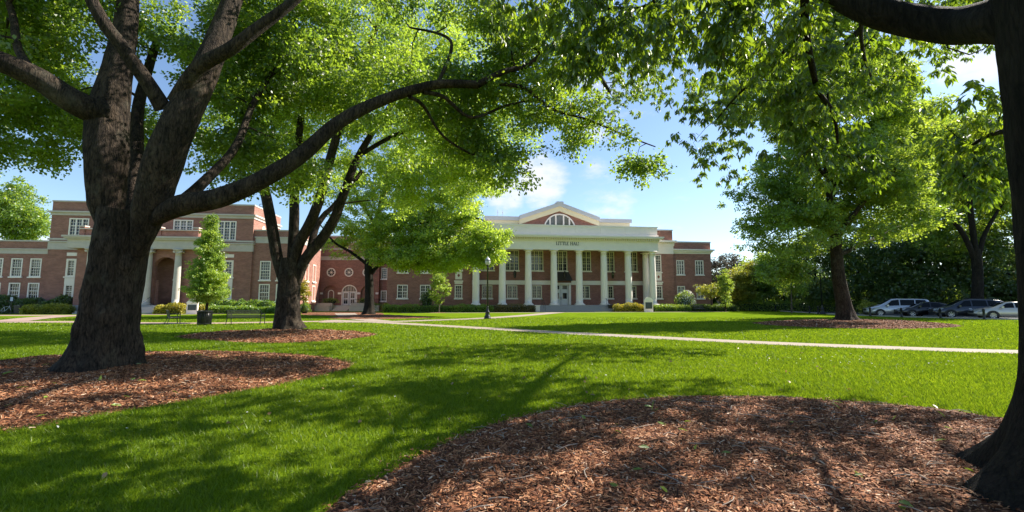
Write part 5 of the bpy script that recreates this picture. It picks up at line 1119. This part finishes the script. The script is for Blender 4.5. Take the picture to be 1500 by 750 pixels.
p = at(299, 477, 28.8)
o = empty('litter_bin', (p.x, p.y, 0), 0, 'black slatted litter bin in front of the feathery young tree', 'litter bin')
m = MB(); m.lathe([(.33, .05), (.35, .45), (.36, .82)], n=28); m.build('liner', M['black'], o, smooth=True)
m = MB()
for k in range(30):
    a = 2 * math.pi * k / 30; m.bar([(.36 * math.cos(a), .36 * math.sin(a), .04), (.385 * math.cos(a), .385 * math.sin(a), .5), (.40 * math.cos(a), .40 * math.sin(a), .84)], .022, 4)
m.build('slats', M['black'], o)
m = MB(); m.lathe([(.375, .82), (.43, .84), (.43, .90), (.33, .91), (.31, .86)], n=28, cap=False); m.lathe([(.385, .1), (.40, .1), (.40, .15), (.385, .15)], n=28, cap=False); m.build('rim', M['black'], o)
for px, Yd, lab in ((895, 66.0, 'dark square litter bin beside the right cheek wall of the hall steps'), (30, 55.0, 'dark litter bin against the yew hedge beside the bicycle')):
    q = at(px, 450, Yd); o = empty('litter_bin', (q.x, q.y, 0), 0, lab, 'litter bin')
    m = MB(); m.add([(-.36, -.36, .03), (.36, -.36, .03), (.36, .36, .03), (-.36, .36, .03), (-.4, -.4, .95), (.4, -.4, .95), (.4, .4, .95), (-.4, .4, .95)], [(0, 3, 2, 1), (4, 5, 6, 7), (0, 1, 5, 4), (1, 2, 6, 5), (2, 3, 7, 6), (3, 0, 4, 7)]); m.build('body', M['black'], o)
    m = MB(); m.box(-.42, .42, -.42, .42, .952, 1.0); m.build('lid', M['wood_grey'], o)

BOL = [(1442, 468.4, 'black bollard by the front of the pale sedan'), (1378, 466.6, 'black bollard in front of the dark estate car'), (1321, 465.0, 'black bollard in front of the black sedan'), (1275, 463.4, 'black bollard in front of the silver minivan'),
       (1198.5, 460.0, 'black bollard touching the foot of the second lamp post'), (1186, 459.0, 'black bollard left of the second lamp post'), (1136.5, 456.2, 'black bollard farthest left along the road')]
pr = None
for px, py, lab in BOL:
    q = gp(px, py)
    if pr is None:
        pr = empty('bollard', (q.x, q.y, 0), 0, lab, 'bollard', 'black bollards along the parking road')
        m = MB(); m.lathe([(.11, 0), (.11, .06), (.085, .09), (.08, .72), (.095, .74), (.095, .79)], n=14); m.build('post', M['black'], pr, smooth=True)
        m = MB(); m.lathe([(.09, .79), (.085, .84), (.05, .89), (.012, .905)], n=14); m.build('cap', M['black'], pr, smooth=True)
    else:
        c = copy_tree(pr); c.location = (q.x, q.y, 0); c['label'] = lab

for px, Yd, rz, lab, w_, h in ((950, 63.4, HALL_ANG, 'white arched notice board with a dark panel, right of the golden hedge', 1.25, 1.95), (282, 53.4, LANG, 'white framed notice board with a dark panel, left of the feathery tree', 1.2, 1.7)):
    q = at(px, 450, Yd); o = empty('notice_board', (q.x, q.y, 0), rz, lab, 'notice board', 'white notice boards')
    m = MB(); hw = w_ / 2
    poly = [(-hw, 0), (hw, 0), (hw, h - .35)] + arc(0, h - .35, hw * .92, 0.0, math.pi, 12)[1:-1] + [(-hw, h - .35)]
    poly = [(x, z if z <= h - .34 else h - .35 + (z - h + .35) * .75) for x, z in poly]
    m.prism(poly, -.1, .1); m.box(-hw - .06, hw + .06, -.14, .14, h - .42, h - .34); m.build('frame', M['white'], o)
    m = MB(); m.box(-hw + .14, hw - .14, -.13, -.09, .45, h - .62); m.build('panel', M['signdark'], o)
q = at(15.5, 458, 53.0); o = empty('sign_post', (q.x, q.y, 0), R(5), 'small pale blue sign on a dark post beside the bicycle', 'sign')
m = MB(); m.bar([(0, 0, 0), (0, 0, 2.0)], .035); m.build('post', M['black'], o)
m = MB(); m.box(-.14, .14, -.055, -.036, 1.5, 1.95); m.build('sign_plate', plain('pale_blue_sign', (0.35, 0.45, 0.60), .4), o)
# bicycle
q = at(8, 459, 53.6); o = empty('bicycle', (q.x, q.y, 0), R(8), 'pale bicycle parked against the yew hedge at the far left', 'bicycle')
M['bike'] = plain('silver_bicycle_paint', (0.55, 0.58, 0.6), .35)
def wheel_ring(x):
    m = MB(); n = 26
    for i in range(n):
        a, b = 2 * math.pi * i / n, 2 * math.pi * (i + 1) / n; m.bar([(x + .33 * math.cos(a), 0, .35 + .33 * math.sin(a)), (x + .33 * math.cos(b), 0, .35 + .33 * math.sin(b))], .018, 5)
    for i in range(10):
        a = 2 * math.pi * i / 10; m.bar([(x, 0, .35), (x + .32 * math.cos(a), 0, .35 + .32 * math.sin(a))], .004, 3)
    return m
for x in (-.52, .52): wheel_ring(x).build('wheel', M['black'], o)
m = MB(); A_, B_, C_, D_, E_ = (-.52, 0, .35), (-.08, 0, .33), (-.22, 0, .82), (.36, 0, .86), (.52, 0, .35)
for a, b in ((A_, B_), (A_, C_), (B_, C_), (B_, D_), (C_, D_), (D_, E_), (D_, (.33, 0, 1.0))): m.bar([a, b], .02)
m.build('frame', M['bike'], o)
m = MB(); m.bar([(.33, -.28, 1.0), (.38, 0, 1.02), (.33, .28, 1.0)], .016); m.build('handlebar', M['black'], o)
m = MB(); m.bar([(-.22, 0, .82), (-.25, 0, .95)], .016); m.box(-.38, -.12, -.07, .07, .95, 1.0); m.build('saddle', M['black'], o)

# cars: a lofted body with glass, wheels and lamps; nose towards +x
def paint(nm, c, metal=.3): return plain(nm, c, .28, metal, var=.04, scale=1.0, coat=.8)
M['rim'] = plain('alloy_rim', (.5, .5, .52), .3, .7); M['tyre'] = plain('tyre_rubber', (.02, .02, .02), .8)
M['carglass'] = plain('car_window_glass', (.006, .008, .010), .04, var=.1, spec=.22); M['headlamp'] = plain('headlamp_lens', (.30, .32, .34), .08); M['taillamp'] = plain('tail_lamp_red', (.35, .02, .015), .15)
M['trim'] = plain('dark_car_trim', (.018, .018, .02), .5); M['chrome'] = plain('bright_trim', (.6, .6, .62), .15, .9)
M['plate'] = plain('number_plate', (.6, .6, .58), .4)
def car(loc, rz, label, name, L, Wd, H, body, mat, wb, fx, glass, roofrack=False):
    """body: stations (x, bottom, belt, top, half width, roof half width)"""
    o = empty('car' if name == 'car' else name, loc, rz, label, 'car', 'cars parked along the road')
    st = np.array(body); xs = np.linspace(st[0, 0], st[-1, 0], 56); P = [np.interp(xs, st[:, 0], st[:, j]) for j in range(1, 6)]
    for j in range(5): P[j] = np.convolve(np.pad(P[j], 1, mode='edge'), [.22, .56, .22], 'valid')
    def ring(i):
        zb, zl, zt, w_, r_ = (P[j][i] for j in range(5)); m_ = zb + (zl - zb) * .55
        return [(0, zb), (w_ * .86, zb), (w_ * .97, zb + .08), (w_, zb + (m_ - zb) * .7), (w_ * .995, m_), (w_ * .965, zl - .05), (w_ * .93, zl), (w_ * .93 + (r_ - w_ * .93) * .5, zl + (zt - zl) * .53), (r_ * 1.0, zl + (zt - zl) * .90), (r_ * .9, zl + (zt - zl) * .985), (r_ * .55, zt), (0, zt + .01 * (zt > zl + .1))]
    V, F = [], []
    rings = [ring(i) for i in range(len(xs))]; k = len(rings[0]); full = 2 * k - 2
    for x, rg_ in zip(xs, rings):
        V += [(x, -y, z) for y, z in rg_] + [(x, y, z) for y, z in rg_[-2:0:-1]]
    F = [(i * full + j, (i + 1) * full + j, (i + 1) * full + (j + 1) % full, i * full + (j + 1) % full) for i in range(len(xs) - 1) for j in range(full)]
    F += [tuple(range(full)), tuple(range(len(V) - 1, len(V) - full - 1, -1))]
    m = MB(); m.add(V, F); m.build('body', mat, o, smooth=True)
    def side(x, t, s, off=.006):         # point on the glasshouse side: t from belt (0) to roof (1)
        i = [np.interp(x, xs, P[j]) for j in range(5)]; zb, zl, zt, w_, r_ = i; y = w_ * .93 + (r_ - w_ * .93) * t; return (x, s * (y + off), zl + (zt - zl) * float(np.interp(t, (0, .5, 1), (0, .53, .90))))
    for s in (-1, 1):
        for (xa, xb, xc, xd) in glass:    # lower rear, lower front, upper front, upper rear
            m = MB(); n = 6; rows = []
            for r in range(n + 1):
                t = .07 + .84 * r / n; a = xa + (xd - xa) * r / n; b = xb + (xc - xb) * r / n; rows.append([side(a + (b - a) * q / 8, t, s, .008) for q in range(9)])
            vs = [p for r in rows for p in r]; m.add(vs, [(r * 9 + q, r * 9 + q + 1, (r + 1) * 9 + q + 1, (r + 1) * 9 + q) for r in range(n) for q in range(8)]); m.build('side_window', M['carglass'], o, smooth=True)
    # windscreen and rear window follow the rise of the roof line
    def screen(xa, xb, nm):
        m = MB(); vs = []
        for r in range(9):
            x = xa + (xb - xa) * r / 8; i = [np.interp(x, xs, P[j]) for j in range(5)]; hw = i[4] * .86
            for q in range(9):
                y = -hw + 2 * hw * q / 8; vs.append((x, y, i[2] + .014 - .03 * (abs(y) / hw) ** 3 * .5))
        m.add(vs, [(r * 9 + q, r * 9 + q + 1, (r + 1) * 9 + q + 1, (r + 1) * 9 + q) for r in range(8) for q in range(8)]); m.build(nm, M['carglass'], o, smooth=True)
    screen(*fx['screen'], 'windscreen'); screen(*fx['rear'], 'rear_window')
    for x in wb:
        for s in (-1, 1):
            yv = s * (Wd / 2 - .10); m = MB(); R_ = fx['wr']; n = 24
            prof = [(R_ * .6, -.11), (R_ * .96, -.11), (R_, -.08), (R_, .08), (R_ * .96, .11), (R_ * .64, .115), (R_ * .6, .06)]
            vs = []
            for r_, y in prof:
                for q in range(n): a = 2 * math.pi * q / n; vs.append((r_ * math.cos(a), y * s, r_ * math.sin(a)))
            m.add(vs, [(i * n + q, i * n + (q + 1) % n, (i + 1) * n + (q + 1) % n, (i + 1) * n + q) for i in range(len(prof) - 1) for q in range(n)]); w_o = m.build('wheel', M['tyre'], o, (x, yv, R_), smooth=True)
            m = MB()
            for q in range(7):
                a = 2 * math.pi * q / 7; e = .13
                m.add([(R_ * .1 * math.cos(a - .7), .09 * s, R_ * .1 * math.sin(a - .7)), (R_ * .62 * math.cos(a - e), .10 * s, R_ * .62 * math.sin(a - e)), (R_ * .62 * math.cos(a + e), .10 * s, R_ * .62 * math.sin(a + e)), (R_ * .1 * math.cos(a + .7), .09 * s, R_ * .1 * math.sin(a + .7))], [(0, 1, 2, 3)])
            pr_ = [(R_ * .66, .116), (R_ * .60, .11), (R_ * .58, .06)]; vs = [(r_ * math.cos(2 * math.pi * q / n), y * s, r_ * math.sin(2 * math.pi * q / n)) for r_, y in pr_ for q in range(n)]
            m.add(vs, [(i * n + q, i * n + (q + 1) % n, (i + 1) * n + (q + 1) % n, (i + 1) * n + q) for i in range(2) for q in range(n)])
            c = [(R_ * .59 * math.cos(2 * math.pi * q / n), .04 * s, R_ * .59 * math.sin(2 * math.pi * q / n)) for q in range(n)]
            m.build('rim', M['rim'], w_o)
            m = MB(); m.add(c, [tuple(range(n))]); m.build('brake_disc', M['trim'], w_o)
            m = MB(); n2 = 20; vs = []                         # dark wheel arch lip
            for q in range(n2 + 1):
                a = -.15 + (math.pi + .3) * q / n2; yy = s * (Wd / 2 + .004)
                vs += [(x + (R_ + .075) * math.cos(a), yy, R_ + (R_ + .06) * math.sin(a)), (x + R_ * .55 * math.cos(a), yy - s * .012, R_ + R_ * .55 * math.sin(a))]
            m.add(vs, [(2 * q, 2 * q + 2, 2 * q + 3, 2 * q + 1) for q in range(n2)]); m.build('wheel_arch', M['trim'], o)
    xf, xr = st[-1, 0], st[0, 0]
    for s in (-1, 1):
        zf = fx['lampz']; m = MB(); m.add([(xf - .10, s * (Wd / 2 - .42), zf - .07), (xf - .08, s * (Wd / 2 - .42), zf + .06), (xf - .62, s * (Wd / 2 - .03), zf + .14), (xf - .42, s * (Wd / 2 - .02), zf - .04), (xf + .02, s * (Wd / 2 - .42), zf - .06), (xf - .02, s * (Wd / 2 - .42), zf + .07), (xf - .60, s * (Wd / 2 + .02), zf + .14), (xf - .36, s * (Wd / 2 + .025), zf - .04)],
                                              [(4, 5, 6, 7), (0, 3, 2, 1), (0, 4, 7, 3), (1, 2, 6, 5)]); m.build('headlight', M['headlamp'], o)
        zt_ = fx['tailz']; m = MB(); m.box(xr - .015, xr + .32, *(sorted((s * (Wd / 2 - .34), s * (Wd / 2 - .005)))), zt_ - .12, zt_ + .12); m.build('tail_light', M['taillamp'], o)
        xm = fx['screen'][0] - .12 if fx['screen'][0] < fx['screen'][1] else fx['screen'][0] - .35
        m = MB(); m.box(xm - .08, xm + .06, *sorted((s * (Wd / 2 - .02), s * (Wd / 2 + .2))), fx['mz'], fx['mz'] + .15); m.build('wing_mirror', mat, o)
        for q, xh in enumerate(fx['handles']):
            m = MB(); m.box(xh - .1, xh + .1, *sorted((s * (Wd / 2 - .03), s * (Wd / 2 + .015))), fx['hz'], fx['hz'] + .035); m.build('door_handle', M['chrome'] if fx.get('chrome') else mat, o)
        if roofrack:
            m = MB(); m.bar([(xr + .5, s * .55, H - .02), (xr + .7, s * .56, H + .03), (xr + 2.3, s * .56, H + .03), (xr + 2.5, s * .55, H - .02)], .025); m.build('roof_rail', M['trim'], o)
    m = MB(); m.box(xf - .12, xf + .012, -.42, .42, fx['lampz'] - .16, fx['lampz'] + .02); m.build('grille', M['trim'], o)
    m = MB(); m.box(xf - .1, xf + .006, -.7, .7, .26, .40); m.build('lower_grille', M['trim'], o)
    return o
HD = R(180)
# silver minivan
p = gp(1314, 463.3)
van = [(-2.5, .42, 1.0, 1.06, .84, .6), (-2.44, .36, 1.08, 1.5, .92, .62), (-2.25, .30, 1.08, 1.68, .96, .68), (-1.6, .24, 1.05, 1.73, .98, .71), (0, .22, 1.02, 1.75, .99, .72), (.55, .22, 1.0, 1.68, .99, .70), (1.25, .22, .98, 1.22, .98, .72), (1.55, .24, .95, 1.04, .97, .74), (2.2, .26, .80, .88, .90, .7), (2.48, .32, .66, .72, .78, .6), (2.56, .40, .56, .58, .6, .5)]
car((p.x, p.y, 0), HD + R(-24), 'silver minivan parked farthest left, beside the yellow-green round shrub', 'minivan', 5.1, 1.98, 1.76, van, paint('silver_paint', (.50, .51, .54), .5), (-1.45, 1.55), dict(screen=(1.32, .58), rear=(-2.47, -2.2), wr=.34, lampz=.72, tailz=1.0, mz=1.0, handles=(-.75, .1), hz=.82),
    [(-2.2, -1.25, -1.3, -2.05), (-1.17, -.08, -.1, -1.22), (.0, 1.2, .55, -.02)])
# black sedan
p = gp(1351, 464.0)
sed = [(-2.4, .45, .82, .86, .80, .6), (-2.32, .34, .96, 1.02, .88, .66), (-1.75, .27, .98, 1.08, .91, .64), (-1.25, .24, .96, 1.28, .92, .60), (-.6, .22, .94, 1.42, .92, .59), (0, .21, .92, 1.45, .92, .60), (.45, .21, .91, 1.40, .92, .60), (1.15, .22, .90, 1.05, .92, .66), (1.35, .23, .89, .96, .91, .68), (2.05, .25, .76, .82, .86, .66), (2.36, .32, .62, .67, .72, .55), (2.44, .4, .52, .54, .55, .45)]
fs = dict(screen=(1.2, .5), rear=(-1.7, -.75), wr=.33, lampz=.68, tailz=.84, mz=.92, handles=(-.75, .25), hz=.78)
gs = [(-1.35, -1.05, -.78, -.82), (-.98, -.04, -.06, -.72), (.04, 1.0, .42, .02)]
car((p.x, p.y - .6, 0), HD + R(-24), 'black sedan between the silver minivan and the dark estate car', 'sedan', 4.85, 1.84, 1.45, sed, paint('black_paint', (.008, .008, .009)), (-1.4, 1.4), fs, gs)
# dark estate car
p = gp(1413, 465.8)
est = [(-2.45, .42, .98, 1.03, .86, .6), (-2.38, .34, 1.05, 1.36, .92, .60), (-2.0, .28, 1.05, 1.58, .95, .64), (-1.2, .24, 1.02, 1.66, .965, .67), (-.2, .22, 1.0, 1.69, .97, .68), (.4, .22, .98, 1.63, .97, .67), (1.15, .22, .97, 1.18, .96, .70), (1.4, .24, .95, 1.05, .95, .72), (2.1, .27, .84, .92, .90, .7), (2.42, .33, .70, .76, .76, .58), (2.5, .42, .58, .60, .58, .48)]
car((p.x, p.y - .3, 0), HD + R(-24), 'dark blue-grey estate car parked between the black sedan and the pale sedan', 'estate_car', 4.95, 1.94, 1.69, est, paint('dark_blue_grey_paint', (.035, .040, .052), .4), (-1.42, 1.45), dict(screen=(1.22, .45), rear=(-2.42, -1.95), wr=.36, lampz=.76, tailz=1.0, mz=.99, handles=(-.8, .15), hz=.82, chrome=True),
    [(-1.95, -1.1, -1.1, -1.55), (-1.02, -.06, -.06, -1.0), (.02, 1.05, .42, .02)], True)
# pale sedan
p = gp(1480, 467.6)
car((p.x, p.y, 0), HD + R(-24), 'pale champagne sedan partly hidden by the near right trunk', 'sedan', 4.85, 1.84, 1.45, sed, paint('champagne_paint', (.55, .52, .47), .4), (-1.4, 1.4), fs, gs)
